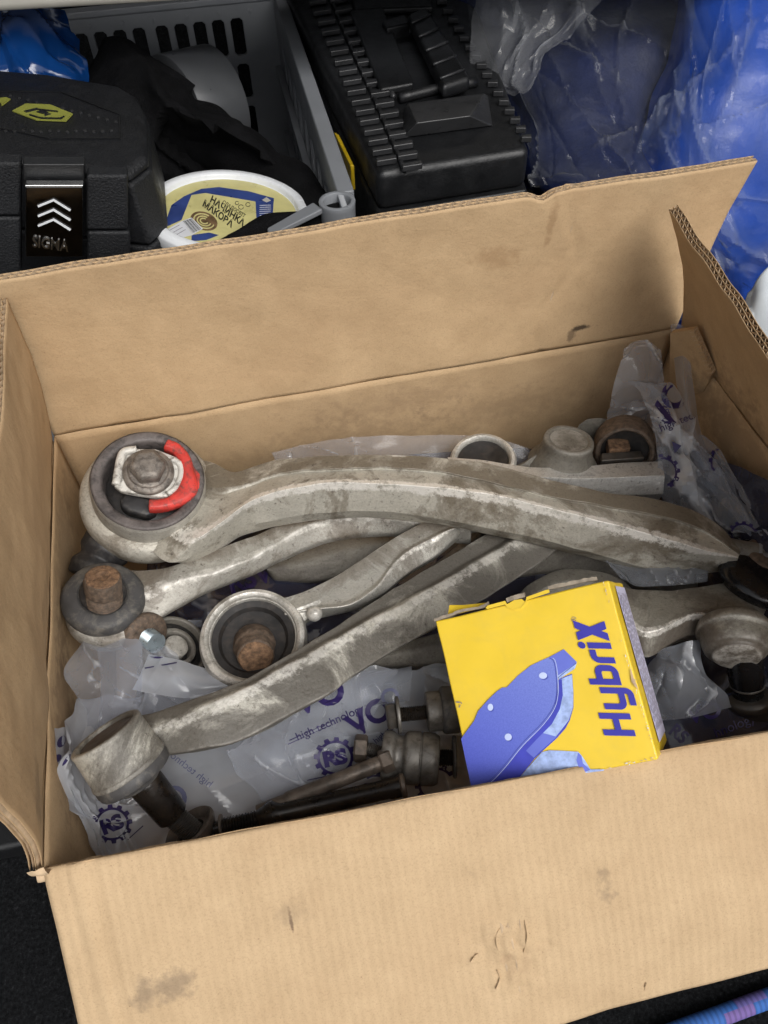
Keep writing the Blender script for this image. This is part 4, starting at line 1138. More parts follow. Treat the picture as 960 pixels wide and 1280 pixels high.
# ------------------------------------------------------------ link parts along the front wall
def thread(name, p0, p1, r, mat, parent, pitch=0.0013):
    ax = (p1 - p0); L = ax.length; ax.normalize()
    pr = []
    for i in range(max(2, int(L / pitch))): pr += [(r * 0.9, i * pitch), (r, (i + 0.5) * pitch)]
    return lathe(name, p0, ax, pr, mat, parent, 24)
def cyl(name, p0, p1, r, mat, parent, seg=40, ch=0.001, wob=0.01, smooth=True, phase=0.0):
    ax = p1 - p0; L = ax.length
    o = lathe(name, p0, ax.normalized(), rounded([(0, 0), (r, 0), (r, L), (0, L)], ch) if smooth else [(r * 0.9, 0), (r, 0.0012), (r, L - 0.0012), (r * 0.9, L)], mat, parent, seg, smooth, phase, not smooth, wob)
    return o
def links():
    t = thing('link_joint', 'dark threaded pin with a hex nut and thick round nut left of the yellow carton', 'link pin', U(520, 892, -0.06))
    z = -0.058
    P = lambda x, y, zz=z: U(x, y, zz)
    cyl('hex_nut', P(483, 896), P(496, 894), 0.0088, M['steel_dark'], t, 6, smooth=False, wob=0)
    cyl('washer', P(495.5, 894), P(500, 893.5), 0.0118, M['steel_mid'], t, 36, 0.0006)
    thread('thread', P(499, 893.5), P(535, 890), 0.0048, M['steel_black'], t)
    cyl('round_nut', P(533, 890), P(552, 888), 0.0126, M['steel_mid'], t, 44, 0.001)
    cyl('boot', P(551, 888), P(575, 886), 0.0150, M['rubber_dusty'], t, 44, 0.002)
    t = thing('link_joint', 'stubby grooved grey bushing between the crossed bolts and the yellow carton', 'link bushing', U(515, 945, -0.07))
    z = -0.066
    P = lambda x, y, zz=z: U(x, y, zz)
    A, B = P(478, 944), P(549, 950)
    ax = (B - A).normalized()
    L = (B - A).length
    lathe('bushing', A, ax, rounded([(0, 0), (0.0150, 0), (0.0158, 0.004), (0.0150, L * 0.20), (0.0130, L * 0.25), (0.0130, L * 0.36), (0.0152, L * 0.40), (0.0164, L * 0.44), (0.0164, L * 0.66), (0.0153, L * 0.67), (0.0153, L * 0.69), (0.0164, L * 0.70), (0.0160, L * 0.90), (0.0145, L), (0, L)], 0.001), M['steel_mid'], t, 56, flat_ends=False, wob=0.008)
    cyl('hex_nut', P(443, 935), P(459, 936), 0.0086, M['steel_brown'], t, 6, smooth=False, wob=0, phase=0.3)
    thread('thread', P(459, 936), P(480, 943), 0.0046, M['steel_dark'], t)
    thread('thread', P(549, 947), P(572, 947), 0.0052, M['steel_black'], t)
    cyl('washer', P(566, 946), P(570, 946), 0.0130, M['rubber_dusty'], t, 36, 0.0006)
    t = thing('long_bolt', 'brown long bolt with a hexagon head, lying slanted over the printed bag', 'bolt', U(410, 985, -0.07))
    A, B = U(322, 1015, -0.068), U(478, 953, -0.056)
    ax = (B - A).normalized(); L = (B - A).length
    lathe('shank', A, ax, rounded([(0, 0), (0.0042, 0), (0.0042, L * 0.22), (0.0048, L * 0.24), (0.0048, L), (0, L)], 0.0005), M['steel_brown'], t, 32, flat_ends=False, wob=0.01)
    cyl('hex_head', B - ax * 0.001, B + ax * 0.0065, 0.0074, M['steel_brown'], t, 6, smooth=False, wob=0, phase=0.2)
    t = thing('link_rod', 'oily black link rod with a ribbed collar, lying along the front wall', 'rod', U(410, 1010, -0.08))
    A, B = U(268, 1036, -0.066), U(508, 981, -0.058)
    ax = (B - A).normalized(); L = (B - A).length
    pr = [(0, 0), (0.0042, 0)]
    for i in range(12): pr += [(0.0042, 0.006 + i * 0.0018), (0.0052, 0.0069 + i * 0.0018)]
    q = 0.030
    pr += [(0.0062, q), (0.0082, q + 0.003), (0.0086, q + 0.006), (0.0070, q + 0.008), (0.0058, q + 0.011), (0.0058, L * 0.9), (0.0064, L * 0.91), (0.0066, L - 0.004)]
    lathe('rod', A, ax, pr + [(0.0, L - 0.004)], M['steel_black'], t, 36, flat_ends=False, wob=0.02)
    lathe('end_ring', B - ax * 0.004, ax, [(0.0060, 0), (0.0072, 0.001), (0.0072, 0.003), (0.0058, 0.0036), (0.0048, 0.002), (0.0, 0.002)], M['steel_brown'], t, 36, flat_ends=False, wob=0.02)
    lathe('washer', A + ax * 0.004, ax, rounded([(0.0, 0), (0.0075, 0), (0.0075, 0.0012), (0.0, 0.0012)], 0.0003), M['steel_brown'], t, 36, flat_ends=False)
links()

# ------------------------------------------------------------ yellow brake-pad carton
def pad_carton():
    O = Vector((0.2372, -0.3118, -0.0229))
    ex = Vector((0.0927, -0.0144, 0.0345)).normalized(); ey = Vector((-0.0031, 0.0871, 0.0408)); ey = (ey - ex * ey.dot(ex)).normalized(); n = ex.cross(ey)
    W, Hh, D = 0.1000, 0.0965, 0.064
    t = thing('brake_pad_carton', 'small yellow carton printed with a blue brake pad, lying tilted on the arms', 'carton', O + ex * W / 2 + ey * Hh / 2 - n * D)
    def onf(px, py, h=0.0):
        d = ray(px, py); return CAM + d * (n.dot(O + n * h - CAM) / n.dot(d))
    SK = 0.115      # the carton is squashed a little out of square
    P = lambda x, y, z: O + ex * (x - z * SK) + ey * y + n * z
    # body as a slightly puffed shell, top end open behind its tucked flap
    k = 14
    V, F, key = [], [], {}
    def vert(x, y, z):
        kk = (round(x, 6), round(y, 6), round(z, 6))
        if kk not in key:
            s = x / W; u = y / Hh
            p = P(x, y, z + (0.0006 * math.sin(math.pi * s) * math.sin(math.pi * u) if z == 0 else 0))
            p += noise.noise_vector(p * 45) * 0.0005
            key[kk] = len(V); V.append(p)
        return key[kk]
    def face(f):
        for i in range(k):
            for j in range(k):
                F.append(tuple(vert(*f(a / k, b / k)) for a, b in ((i, j), (i + 1, j), (i + 1, j + 1), (i, j + 1))))
    face(lambda a, b: (a * W, b * Hh, 0)); face(lambda a, b: (a * W, b * Hh, -D))
    face(lambda a, b: (W, b * Hh, -D * a)); face(lambda a, b: (0, b * Hh, -D * a)); face(lambda a, b: (a * W, 0, -D * b)); face(lambda a, b: (a * W, Hh - 0.001, -D * b) if False else (a * W, Hh, -D * b))
    body = mesh('carton_body', V, F, M['yellow'], t)
    bevel(body, 0.0011, 3, 40); wnorm(body)
    # worn tuck flap with a thumb notch along the top edge
    def strip(pts, name, mat, z0=0.0004, th=0.0007):
        Q = [onf(x, y, z0) for x, y in pts]; m_ = len(Q)
        VV = Q + [q - n * th for q in Q]
        FF = [tuple(range(m_)), tuple(range(m_, 2 * m_))] + [(i, (i + 1) % m_, m_ + (i + 1) % m_, m_ + i) for i in range(m_)]
        return mesh(name, VV, FF, mat, t, False)
    c8 = lambda L: [(540 + x / 3.2, 700 + y / 3.2) for x, y in L]
    # raw card edges of the torn top
    def lip(pts, name, hgt, mat, back=0.004):
        VV, FF = [], []
        Q = cat_rom([tuple(onf(x, y, 0)) for x, y in c8(pts)], 5)
        for i, q in enumerate(Q):
            q = Vector(q); j = 0.0006 * noise.noise(q * 900)
            VV += [q + n * 0.0003, q + ey * (hgt + j), q + ey * (hgt + j) - n * back, q - n * back]
        for i in range(len(Q) - 1):
            for s in range(4): FF.append((i * 4 + s, i * 4 + (s + 1) % 4, i * 4 + 4 + (s + 1) % 4, i * 4 + 4 + s))
        FF += [(0, 1, 2, 3), tuple(len(VV) - 4 + s for s in range(4))]
        return mesh(name, VV, FF, mat, t, False)
    lip([(10, 246), (60, 230), (120, 208), (200, 193), (226, 178)], 'torn_edge', 0.0016, M['raw_card'])
    lip([(466, 118), (540, 103), (610, 88), (662, 80)], 'torn_edge', 0.0020, M['raw_card'])
    lip([(300, 170), (335, 158), (372, 148)], 'torn_edge', 0.0026, M['raw_card'], 0.006)
    VV = [onf(540 + x / 3.2, 700 + y / 3.2, h) for x, y, h in ((62, 226, -0.004), (70, 180, -0.005), (130, 180, -0.006), (222, 170, -0.006), (220, 190, -0.003), (140, 206, -0.003))]
    VV += [p - n * 0.0012 for p in VV]
    mesh('top_flap', VV, [tuple(range(6)), tuple(range(6, 12))] + [(i, (i + 1) % 6, 6 + (i + 1) % 6, 6 + i) for i in range(6)], M['yellow'], t, False)
    fl = strip(c8([(214, 193), (222, 182), (292, 163), (304, 184), (330, 195), (356, 188), (374, 166), (378, 148), (455, 120), (468, 118), (470, 130), (380, 160), (378, 172), (358, 194), (330, 201), (300, 190), (292, 178), (222, 196)]), 'tuck_flap', M['yellow'], 0.0006)
    fl['label'] = 'tuck flap with a half-round thumb notch'
    nt_ = mesh('notch_fold', [onf(540 + x / 3.2, 700 + y / 3.2, 0.0003) for x, y in [(298, 178), (308, 188), (330, 195), (354, 190), (372, 168), (360, 156), (330, 160)]], [tuple(range(7))], M['yellow'], t, False)
    # print on the front
    def art(name, pts, mat, h, curve=False):
        if curve: pts = [tuple(p) for p in cat_rom(list(pts) + [pts[0]], 5)][:-1]
        V2, F2 = fill2d([pts])
        VV = []
        for v in V2:
            q = onf(540 + v.x / 3.2, 700 + v.y / 3.2)
            s = (q - O).dot(ex) / W; u = (q - O).dot(ey) / Hh
            VV.append((q, s, u))
        o = mesh(name, [q + n * (h + 0.0009) for q, s, u in VV], F2, mat, t, False, fix=False)
        return o
    plate = [(118, 714), (140, 684), (170, 643), (186, 604), (228, 556), (262, 524), (282, 510), (300, 509), (345, 462), (396, 422), (440, 401), (470, 388), (487, 396), (497, 432), (504, 480), (503, 522), (490, 588), (468, 625), (440, 660), (400, 704), (362, 742), (325, 788), (290, 828), (262, 862), (230, 888), (200, 908), (168, 922), (163, 928)]
    side = [(163, 929), (200, 925), (262, 912), (318, 903), (350, 870), (385, 826), (412, 792), (440, 766), (500, 712), (535, 672), (552, 640), (566, 590), (566, 530), (561, 455), (540, 462), (508, 476), (503, 522), (490, 588), (440, 660), (362, 742), (290, 828), (230, 888), (168, 922)]
    art('printed_pad_side', side, M['print_deep'], 0.00002)
    art('printed_pad_second', [(312, 905), (350, 872), (388, 826), (440, 768), (470, 760), (520, 762), (585, 766), (598, 780), (612, 800), (634, 836), (690, 836), (686, 842), (600, 852), (520, 866), (420, 884)], M['print_sky'], 0.00002)
    art('printed_pad_shade', [(585, 770), (598, 782), (604, 812), (634, 838), (600, 852), (572, 857), (590, 836), (578, 800)], M['print_mid'], 0.00005)
    art('printed_pad_face', [(505, 480), (560, 458), (565, 528), (564, 590), (548, 640), (520, 676), (496, 706), (440, 690), (420, 705), (470, 650), (500, 596), (512, 530)], M['print_sky'], 0.00005)
    art('printed_pad_band', [(440, 690), (500, 706), (460, 742), (430, 768), (408, 790), (370, 756), (400, 728)], M['print_mid'], 0.00008)
    art('printed_pad_groove', [(505, 480), (520, 476), (524, 540), (512, 596), (480, 656), (420, 716), (330, 812), (270, 880), (232, 900), (228, 892), (290, 832), (362, 748), (440, 664), (492, 590), (505, 524)], M['print_deep'], 0.00011)
    art('printed_pad_plate', plate, M['print_plate'], 0.00014)
    art('printed_pad_tab', [(468, 389), (528, 357), (580, 408), (572, 432), (530, 462), (508, 476), (498, 440), (488, 398)], M['print_mid'], 0.00017)
    art('printed_pad_tab_edge', [(580, 410), (572, 434), (508, 477), (504, 462), (560, 424)], M['print_sky'], 0.0002)
    art('printed_outline', stroke2d([tuple(p) for p in cat_rom([(470, 392), (486, 402), (495, 440), (500, 520), (486, 586), (440, 652), (360, 734), (290, 820), (232, 880), (175, 912)], 5)], 3.0), M['print_edge'], 0.00023)
    art('printed_outline', stroke2d([tuple(p) for p in cat_rom([(484, 392), (493, 402), (501, 440), (506, 522), (492, 590), (444, 660), (364, 742), (294, 828), (236, 888), (178, 920)], 5)], 2.2), M['print_pale'], 0.00025)
    art('printed_outline', stroke2d([(505, 470), (530, 450), (578, 412)], 2.5), M['print_edge'], 0.00026)
    for x, y, rx, ry in ((445, 462, 16, 13), (235, 588, 11, 14), (306, 707, 14, 14)):
        art('printed_rivet_shadow', ellipse2d(x + 4, y + 4, rx, ry), M['print_edge'], 0.00024)
        art('printed_rivet', ellipse2d(x, y, rx, ry), M['print_pale'], 0.00027)
    # lettering
    hO, hw, hb = (816, 704), (-127 / 3.82, -462 / 3.82), (-126, -3)
    L2 = lambda pts: [(hO[0] + hw[0] * a + hb[0] * b, hO[1] + hw[1] * a + hb[1] * b) for a, b in pts]
    arc = lambda cx, cy, r, a0, a1, q=6: [(cx + r * math.cos(R(a0 + (a1 - a0) * i / q)), cy + r * math.sin(R(a0 + (a1 - a0) * i / q))) for i in range(q + 1)]
    sw = 0.20
    strokes = [[(0.1, 0), (0.1, 1)], [(0.65, 0), (0.65, 1)], [(0.1, 0.5), (0.65, 0.5)],
               [(0.97, 0.74)] + arc(1.13, 0.26, 0.16, 180, 270) + [(1.50, 0.10)],
               [(1.50, 0.74)] + arc(1.36, -0.06, 0.14, 0, -90) + [(1.02, -0.20)],
               [(1.78, 1.0), (1.78, 0.0)], [(1.80, 0.10), (1.94, 0.10)] + arc(2.08, 0.26, 0.16, 270, 360) + arc(2.08, 0.48, 0.16, 0, 90) + [(1.78, 0.64)],
               [(2.50, 0)] + arc(2.66, 0.48, 0.16, 180, 90) + [(2.84, 0.64)],
               [(2.98, 0), (2.98, 0.74)]]
    h = 0.00002
    for s in strokes:
        art('printed_letter', L2(stroke2d(s, sw)), M['print_blue'], h); h += 0.00003
    art('printed_letter', L2(ellipse2d(2.98, 0.93, 0.115, 0.115)), M['print_blue'], h)
    for a, b in (((3.14, 0), (3.80, 1)), ((3.14, 1), (3.80, 0))):
        sgn = 1 if b[1] > a[1] else -1
        art('printed_letter', L2([(a[0], a[1]), (a[0] + 0.26, a[1]), (b[0], b[1]), (b[0] - 0.26, b[1])]), M['print_blue'], h + 0.00003); h += 0.00003
    rg = ellipse2d(568, 237, 9, 9, 20)
    art('printed_mark', stroke2d(rg + [rg[0], rg[1]], 1.8), M['grey_print'], 0.00004)
    V2, F2 = text2d('R', 0.02)
    mesh('printed_mark', [onf(540 + (572 + (-v.y) * 13) / 3.2, 700 + (241.5 - v.x * 13) / 3.2, 0.0009 + 0.00006) for v in V2], F2, M['grey_print'], t, False, fix=False)
    for (x, y, s) in ((100, 568, 'BoA-F'), (102, 586, 'Mar')):
        V2, F2 = text2d(s, 0.0)
        if False: pass
    for i, (x, y, rx, ry) in enumerate(((105, 568, 9, 3), (118, 571, 5, 2), (112, 584, 8, 2), (640, 640, 8, 3), (735, 706, 10, 3), (815, 716, 9, 3), (560, 738, 6, 12), (520, 742, 10, 3))):
        art('smudge', ellipse2d(x, y, rx, ry, 10, i), M['olive'] if i > 2 else M['grey_print'], 0.00002) if i in (0, 1, 2) else None
    # white scuffs where the print has worn off along the lower right edge and corner
    rr = random.Random(3)
    for i in range(26):
        s = rr.random()
        x, y = (740 + s * 160, 824 - s * 30 + rr.uniform(-10, 4)) if i < 18 else (800 + s * 96 + rr.uniform(-3, 3), 450 + s * 330 + rr.uniform(-6, 6))
        q = [(x + rr.uniform(-7, 7), y + rr.uniform(-3, 3)) for _ in range(5)]
        c_ = (sum(a for a, b in q) / 5, sum(b for a, b in q) / 5)
        q.sort(key=lambda p: math.atan2(p[1] - c_[1], p[0] - c_[0]))
        art('scuff', q, M['paper_edge'] if i % 3 else M['lid_white'], 0.00004 + i * 0.000004)
    for i in range(60):
        s = rr.random(); e = rr.choice((1, 1, 2))
        (xa, ya), (xb, yb) = (((17, 262), (172, 915)), ((686, 92), (896, 785)), ((178, 922), (876, 802)))[e]
        x, y = xa + (xb - xa) * s, ya + (yb - ya) * s
        w_ = rr.uniform(1.0, 3.0)
        q = [(x + rr.uniform(-w_, w_), y + rr.uniform(-7, 7)) if e < 2 else (x + rr.uniform(-7, 7), y + rr.uniform(-w_, w_)) for _ in range(5)]
        c_ = (sum(a for a, b in q) / 5, sum(b for a, b in q) / 5)
        q.sort(key=lambda p: math.atan2(p[1] - c_[1], p[0] - c_[0]))
        art('scuff', q, M['paper_edge'] if i % 2 else M['lid_white'], 0.0003 + i * 0.000004)
    # side: lilac label with lines of small print
    def ons(a, b, o=0.0006): return O + ex * (W + o + D * b * SK) + ey * (Hh * a) - n * (D * b)
    mesh('side_label', [ons(0.06, 0.30), ons(0.97, 0.30), ons(0.97, 0.97), ons(0.06, 0.97)], [(0, 1, 2, 3)], M['sticker'], t, False, fix=False)
    V, F = [], []
    for ln in range(7):
        a = 0.12
        while a < 0.92:
            w_ = rr.uniform(0.012, 0.05); b = 0.36 + ln * 0.085
            i0 = len(V); V += [ons(a, b, 0.0008), ons(min(0.93, a + w_), b, 0.0008), ons(min(0.93, a + w_), b + 0.022, 0.0008), ons(a, b + 0.022, 0.0008)]
            F.append((i0, i0 + 1, i0 + 2, i0 + 3)); a += w_ + rr.uniform(0.006, 0.02)
    mesh('label_print', V, F, M['grey_print'], t, False, fix=False)
    # tear in the right edge
    art('edge_tear', [(792, 430), (797, 440), (806, 470), (820, 500), (826, 520), (812, 505), (798, 486), (795, 460)], M['paper_edge'], 0.0002)
    return t
pad_carton()

# ------------------------------------------------------------ polythene bags in the carton
def rows(L, z0=None):
    def inside(p):
        q = U(*p)
        if q.y > -0.006: q = UY(p[0], p[1], -0.006)        # keep off the back wall
        for lim, ax, sg in ((0.491, 0, 1), (0.008, 0, -1), (-0.300, 1, -1)):      # nor through the other walls
            if (q[ax] - lim) * sg > 0:
                d = q - CAM
                q = CAM + d * ((lim - CAM[ax]) / d[ax])
        return q
    return [[inside(p) for p in r] for r in L]
def px_text(name, s, tree, parent, o, ang, size, bold=0.0, mirror=False, spacing=1.0, sx=1.0, mat=None, shear=0.0, cuts=1):
    c, n_ = math.cos(R(ang)), math.sin(R(ang))
    f = -1 if mirror else 1
    ax = (c * size * f * sx, n_ * size * f * sx); ay = (n_ * size, -c * size)
    return decal(name, text2d(s, bold, spacing, shear), aff(o, ax, ay), tree, mat or M['ink'], parent, cuts=cuts)
def gear(name, tree, parent, o, r, ang=0.0, squash=1.0, letters='RS', part=(0, 360), mirror=False):
    """printed gear ring with two letters in it"""
    P = []
    teeth = 12
    ri = [(0.80 * math.cos(R(a)), 0.80 * math.sin(R(a))) for a in range(part[0], part[1] + 1, 6)]
    ro = []
    for a in range(part[0], part[1] + 1, 3):
        k = (a / 360 * teeth) % 1
        rad = 1.12 if 0.25 < k < 0.75 else 0.94
        ro.append((rad * math.cos(R(a)), rad * math.sin(R(a))))
    full = part[1] - part[0] >= 360
    polys = [ro[:-1], ri[:-1]] if full else [ro + ri[::-1]]
    c, s = math.cos(R(ang)), math.sin(R(ang))
    f = -1 if mirror else 1
    ax = (c * r * f, s * r * f); ay = (s * r * squash, -c * r * squash)
    decal(name, fill2d(polys), aff(o, ax, ay), tree, M['ink'], parent, cuts=1)
    if letters:
        V, F = text2d(letters, 0.055, 0.9)
        xs = [v.x for v in V]; ys = [v.y for v in V]
        sc = 1.25 / (max(xs) - min(xs)); cx = (max(xs) + min(xs)) / 2; cy = (max(ys) + min(ys)) / 2
        V = [Vector(((v.x - cx) * sc, (v.y - cy) * sc * 0.9, 0)) for v in V]
        decal(name, (V, F), aff(o, ax, ay), tree, M['ink'], parent, cuts=1)

def bags():
    fm = M['film']
    # big printed bag under the diagonal arm, along the front wall
    t = thing('plastic_bag', 'crumpled milky bag with violet gear logos, under the diagonal arm by the front wall', 'plastic bag', U(330, 980, -0.10), GB)
    z = -0.082
    main = sheet('film', rows([
        [(96, 872, -0.072), (170, 868, -0.076), (260, 862, -0.08), (340, 850, -0.085), (420, 838, -0.085), (500, 836, -0.085), (580, 830, -0.088)],
        [(74, 925, -0.060), (150, 930, -0.075), (250, 925, -0.078), (340, 905, -0.078), (430, 890, -0.080), (510, 880, -0.085), (600, 880, -0.092)],
        [(70, 965, -0.062), (140, 985, -0.078), (240, 975, -0.082), (340, 955, -0.076), (430, 930, -0.078), (520, 925, -0.088), (610, 930, -0.096)],
        [(92, 1010, -0.070), (150, 1030, -0.086), (240, 1015, -0.090), (340, 1000, -0.086), (440, 975, -0.088), (530, 970, -0.096), (620, 975, -0.102)],
        [(120, 1076, -0.085), (170, 1078, -0.094), (250, 1062, -0.096), (350, 1042, -0.096), (450, 1020, -0.098), (540, 1005, -0.104), (630, 995, -0.106)],
    ]), fm, t, 20, 0.0044, 3, (10, 40), 6, edge=0.004, folds=22, fh=0.0036)
    fold = sheet('film_fold', rows([
        [(70, 912, -0.052), (84, 912, -0.050), (92, 925, -0.056)],
        [(66, 940, -0.054), (80, 945, -0.048), (92, 950, -0.058)],
        [(64, 985, -0.060), (84, 985, -0.054), (110, 985, -0.070)],
        [(84, 1012, -0.068), (112, 1015, -0.066), (150, 1005, -0.078)],
        [(112, 1030, -0.074), (160, 1024, -0.074), (215, 1010, -0.083)],
    ]), fm, t, 8, 0.0016, 12, (18, 50), 5, edge=0.002)
    up = sheet('film_fold', rows([
        [(352, 868, -0.060), (392, 858, -0.066), (440, 842, -0.072), (500, 836, -0.076)],
        [(300, 930, -0.058), (360, 900, -0.062), (420, 880, -0.070), (478, 872, -0.080)],
        [(282, 945, -0.060), (345, 945, -0.062), (400, 930, -0.068), (455, 920, -0.076)],
        [(330, 1000, -0.078), (372, 1000, -0.080), (420, 975, -0.080), (465, 955, -0.082)],
    ]), M['film_thin'], t, 20, 0.0044, 21, (16, 45), 6, edge=0.003, folds=7)
    tr = bvh_of(main, fold, up)
    gear('print', tr, t, (419, 947), 24, -12, 0.95)
    gear('print', tr, t, (140, 1030), 23, -22, 0.95, 'RS', (-150, 150))
    gear('print', tr, t, (545, 980), 24, -20, 0.9, '', (10, 300))
    gear('print', tr, t, (470, 985), 22, -8, 0.8, 'RS', (-60, 120))
    px_text('print', 'VO', tr, t, (372, 894), -18, 46, 0.035)
    px_text('print', 'high technology', tr, t, (372, 926), -24, 14.5, 0.004)
    px_text('print', 'VO', tr, t, (445, 922), -32, 40, 0.035)
    px_text('print', 'O', tr, t, (208, 1018), -25, 42, 0.02, mat=M['ink_soft'])
    px_text('print', 'high technology', tr, t, (262, 985), 38, 13.5, 0.004, True, mat=M['ink_soft'])
    px_text('print', 'high tech', tr, t, (470, 930), -40, 11, 0.003)
    for (o, a, L_) in (((362, 926), -24, 60), ((360, 931), -24, 66), ((160, 1050), -42, 26), ((384, 976), -12, 30)):
        decal('print', ([Vector((0, 0, 0)), Vector((1, 0, 0)), Vector((1, 0.03, 0)), Vector((0, 0.03, 0))], [(0, 1, 2, 3)]), aff(o, (math.cos(R(a)) * L_, math.sin(R(a)) * L_), (math.sin(R(a)) * 40, -math.cos(R(a)) * 40)), tr, M['ink'], t, cuts=2)
    for x, y, rx, ry, a in ((77, 927, 5, 8, 0.5), (67, 936, 4, 6, 0.2), (72, 948, 4, 6, 0.7), (83, 950, 2, 9, 0.6)):
        decal('print', fill2d([ellipse2d(0, 0, rx, ry, 14, a)]), aff((x, y), (1, 0), (0, 1)), tr, M['ink'], t)
    # pointed fold standing up at the left
    t = thing('plastic_bag', 'clear stiff bag corner folded to a point against the left wall, below the rusty stud', 'plastic bag', U(160, 870, -0.07), GB)
    sheet('film', rows([
        [(112, 796, -0.050), (140, 790, -0.050), (185, 795, -0.054), (222, 818, -0.058)],
        [(80, 838, -0.040), (128, 835, -0.046), (185, 842, -0.052), (238, 868, -0.062)],
        [(98, 880, -0.052), (140, 878, -0.050), (190, 880, -0.060), (228, 890, -0.068)],
        [(90, 925, -0.066), (135, 922, -0.064), (180, 918, -0.070), (220, 912, -0.075)],
    ]), M['film_thin'], t, 14, 0.0016, 7, (20, 40), 4, folds=6, fh=0.002)
    f2 = sheet('film_fold', rows([
        [(118, 797, -0.049), (150, 795, -0.044), (178, 800, -0.050)],
        [(126, 850, -0.045), (152, 850, -0.039), (178, 852, -0.049)],
        [(122, 915, -0.060), (148, 912, -0.055), (172, 905, -0.064)],
    ]), M['film_thin'], t, 8, 0.001, 8, (20, 40), 3)
    # folded strip next to it
    t = thing('plastic_bag', 'folded bag flap with a violet edge line, under the silver eye', 'plastic bag', U(240, 850, -0.06), GB)
    f = sheet('film', rows([
        [(186, 817, -0.054), (225, 824, -0.054), (270, 838, -0.056), (330, 846, -0.060)],
        [(176, 842, -0.048), (215, 845, -0.046), (262, 855, -0.050), (325, 852, -0.058)],
        [(165, 862, -0.050), (196, 868, -0.050), (246, 872, -0.052), (318, 856, -0.060)],
    ]), fm, t, 14, 0.0016, 15, (18, 40), 4, folds=5, fh=0.002)
    tr = bvh_of(f)
    decal('print', ([Vector((0, 0, 0)), Vector((1, 0, 0)), Vector((1, 1, 0)), Vector((0, 1, 0))], [(0, 1, 2, 3)]), aff((181, 836), (40, -7), (0, -1.6)), tr, M['ink'], t, cuts=2)
    px_text('print', 'VO', tr, t, (262, 846), 8, 22, 0.03)
    decal('print', fill2d([ellipse2d(0, 0, 9, 3, 14, 0.1)]), aff((195, 820), (1, 0), (0, 1)), tr, M['ink'], t)
    # dark bag, widened under the arms so its colour stands in for gap shade
    t = thing('plastic_bag', 'shiny dark bluish bag spread as a dark sheet standing in for shade between the arms', 'plastic bag', U(340, 760, -0.11), GB)
    f = sheet('film', rows([
        [(190, 640, -0.110), (220, 610, -0.110), (340, 590, -0.110), (500, 570, -0.110), (680, 560, -0.110), (850, 560, -0.110), (960, 600, -0.11)],
        [(185, 720, -0.106), (225, 705, -0.104), (340, 690, -0.100), (480, 660, -0.102), (660, 650, -0.112), (850, 650, -0.112), (980, 660, -0.112)],
        [(180, 780, -0.108), (230, 770, -0.106), (340, 745, -0.102), (480, 715, -0.104), (640, 700, -0.112), (850, 720, -0.114), (1000, 730, -0.114)],
        [(170, 850, -0.112), (230, 840, -0.110), (350, 815, -0.110), (490, 790, -0.110), (640, 780, -0.112), (850, 800, -0.116), (1010, 800, -0.116)],
        [(165, 920, -0.114), (230, 900, -0.112), (360, 880, -0.112), (490, 855, -0.112), (650, 850, -0.114), (850, 870, -0.118), (1010, 860, -0.118)],
        [(165, 1000, -0.116), (240, 980, -0.114), (370, 950, -0.114), (500, 930, -0.114), (660, 930, -0.116), (850, 930, -0.12), (1010, 910, -0.12)],
    ]), M['film_dark'], t, 12, 0.005, 33, (14, 40), 7, folds=20)
    tr = bvh_of(f)
    px_text('print', 'RSVO', tr, t, (288, 742), -18, 34, 0.03)
    px_text('print', 'VO', tr, t, (400, 770), -30, 34, 0.03)
    # small bit with an O left of the yellow carton
    t = thing('plastic_bag', 'small glossy bag scrap printed with a letter O, left of the threaded pin', 'plastic bag', U(485, 858, -0.08), GB)
    f = sheet('film', rows([
        [(448, 846, -0.080), (480, 838, -0.077), (515, 834, -0.078)],
        [(450, 862, -0.078), (482, 856, -0.074), (514, 850, -0.076)],
        [(455, 884, -0.081), (486, 880, -0.078), (512, 876, -0.079)],
    ]), M['film_mid'], t, 9, 0.0022, 41, (20, 50), 5)
    px_text('print', 'O', bvh_of(f), t, (478, 884), -14, 30, 0.02, mat=M['ink_soft'])
    # strip behind the big arm
    t = thing('plastic_bag', 'thin glossy bag strip lying behind the big curved arm against the back wall', 'plastic bag', U(470, 560, -0.06), GB)
    sheet('film', rows([
        [(340, 566, -0.052), (400, 552, -0.046), (470, 545, -0.042), (540, 544, -0.046), (610, 546, -0.055), (660, 560, -0.060)],
        [(345, 580, -0.056), (405, 568, -0.050), (475, 560, -0.046), (545, 558, -0.050), (612, 560, -0.060), (664, 575, -0.066)],
        [(350, 610, -0.066), (410, 600, -0.060), (480, 592, -0.058), (550, 590, -0.062), (616, 590, -0.070), (670, 596, -0.074)],
    ]), M['film_thin'], t, 12, 0.0028, 51, (20, 45), 5, folds=10)
    # bag in the back right corner, one lobe upright, one tall twisted strip
    t = thing('plastic_bag', 'tall crumpled bag with violet lettering standing in the back right corner', 'plastic bag', U(860, 600, -0.08), GB)
    a = sheet('film', rows([
        [(780, 436, 0.012), (792, 428, 0.014), (812, 428, 0.014), (826, 438, 0.012)],
        [(768, 480, -0.008), (790, 474, -0.004), (812, 472, -0.004), (830, 476, -0.006)],
        [(760, 515, -0.036), (790, 508, -0.034), (815, 505, -0.028), (836, 505, -0.024)],
        [(760, 550, -0.060), (790, 548, -0.060), (820, 545, -0.050), (845, 545, -0.042)],
        [(790, 600, -0.090), (810, 600, -0.085), (835, 598, -0.070), (855, 598, -0.062)],
    ]), M['film_mid'], t, 12, 0.0034, 61, (18, 45), 5, folds=7, fh=0.004)
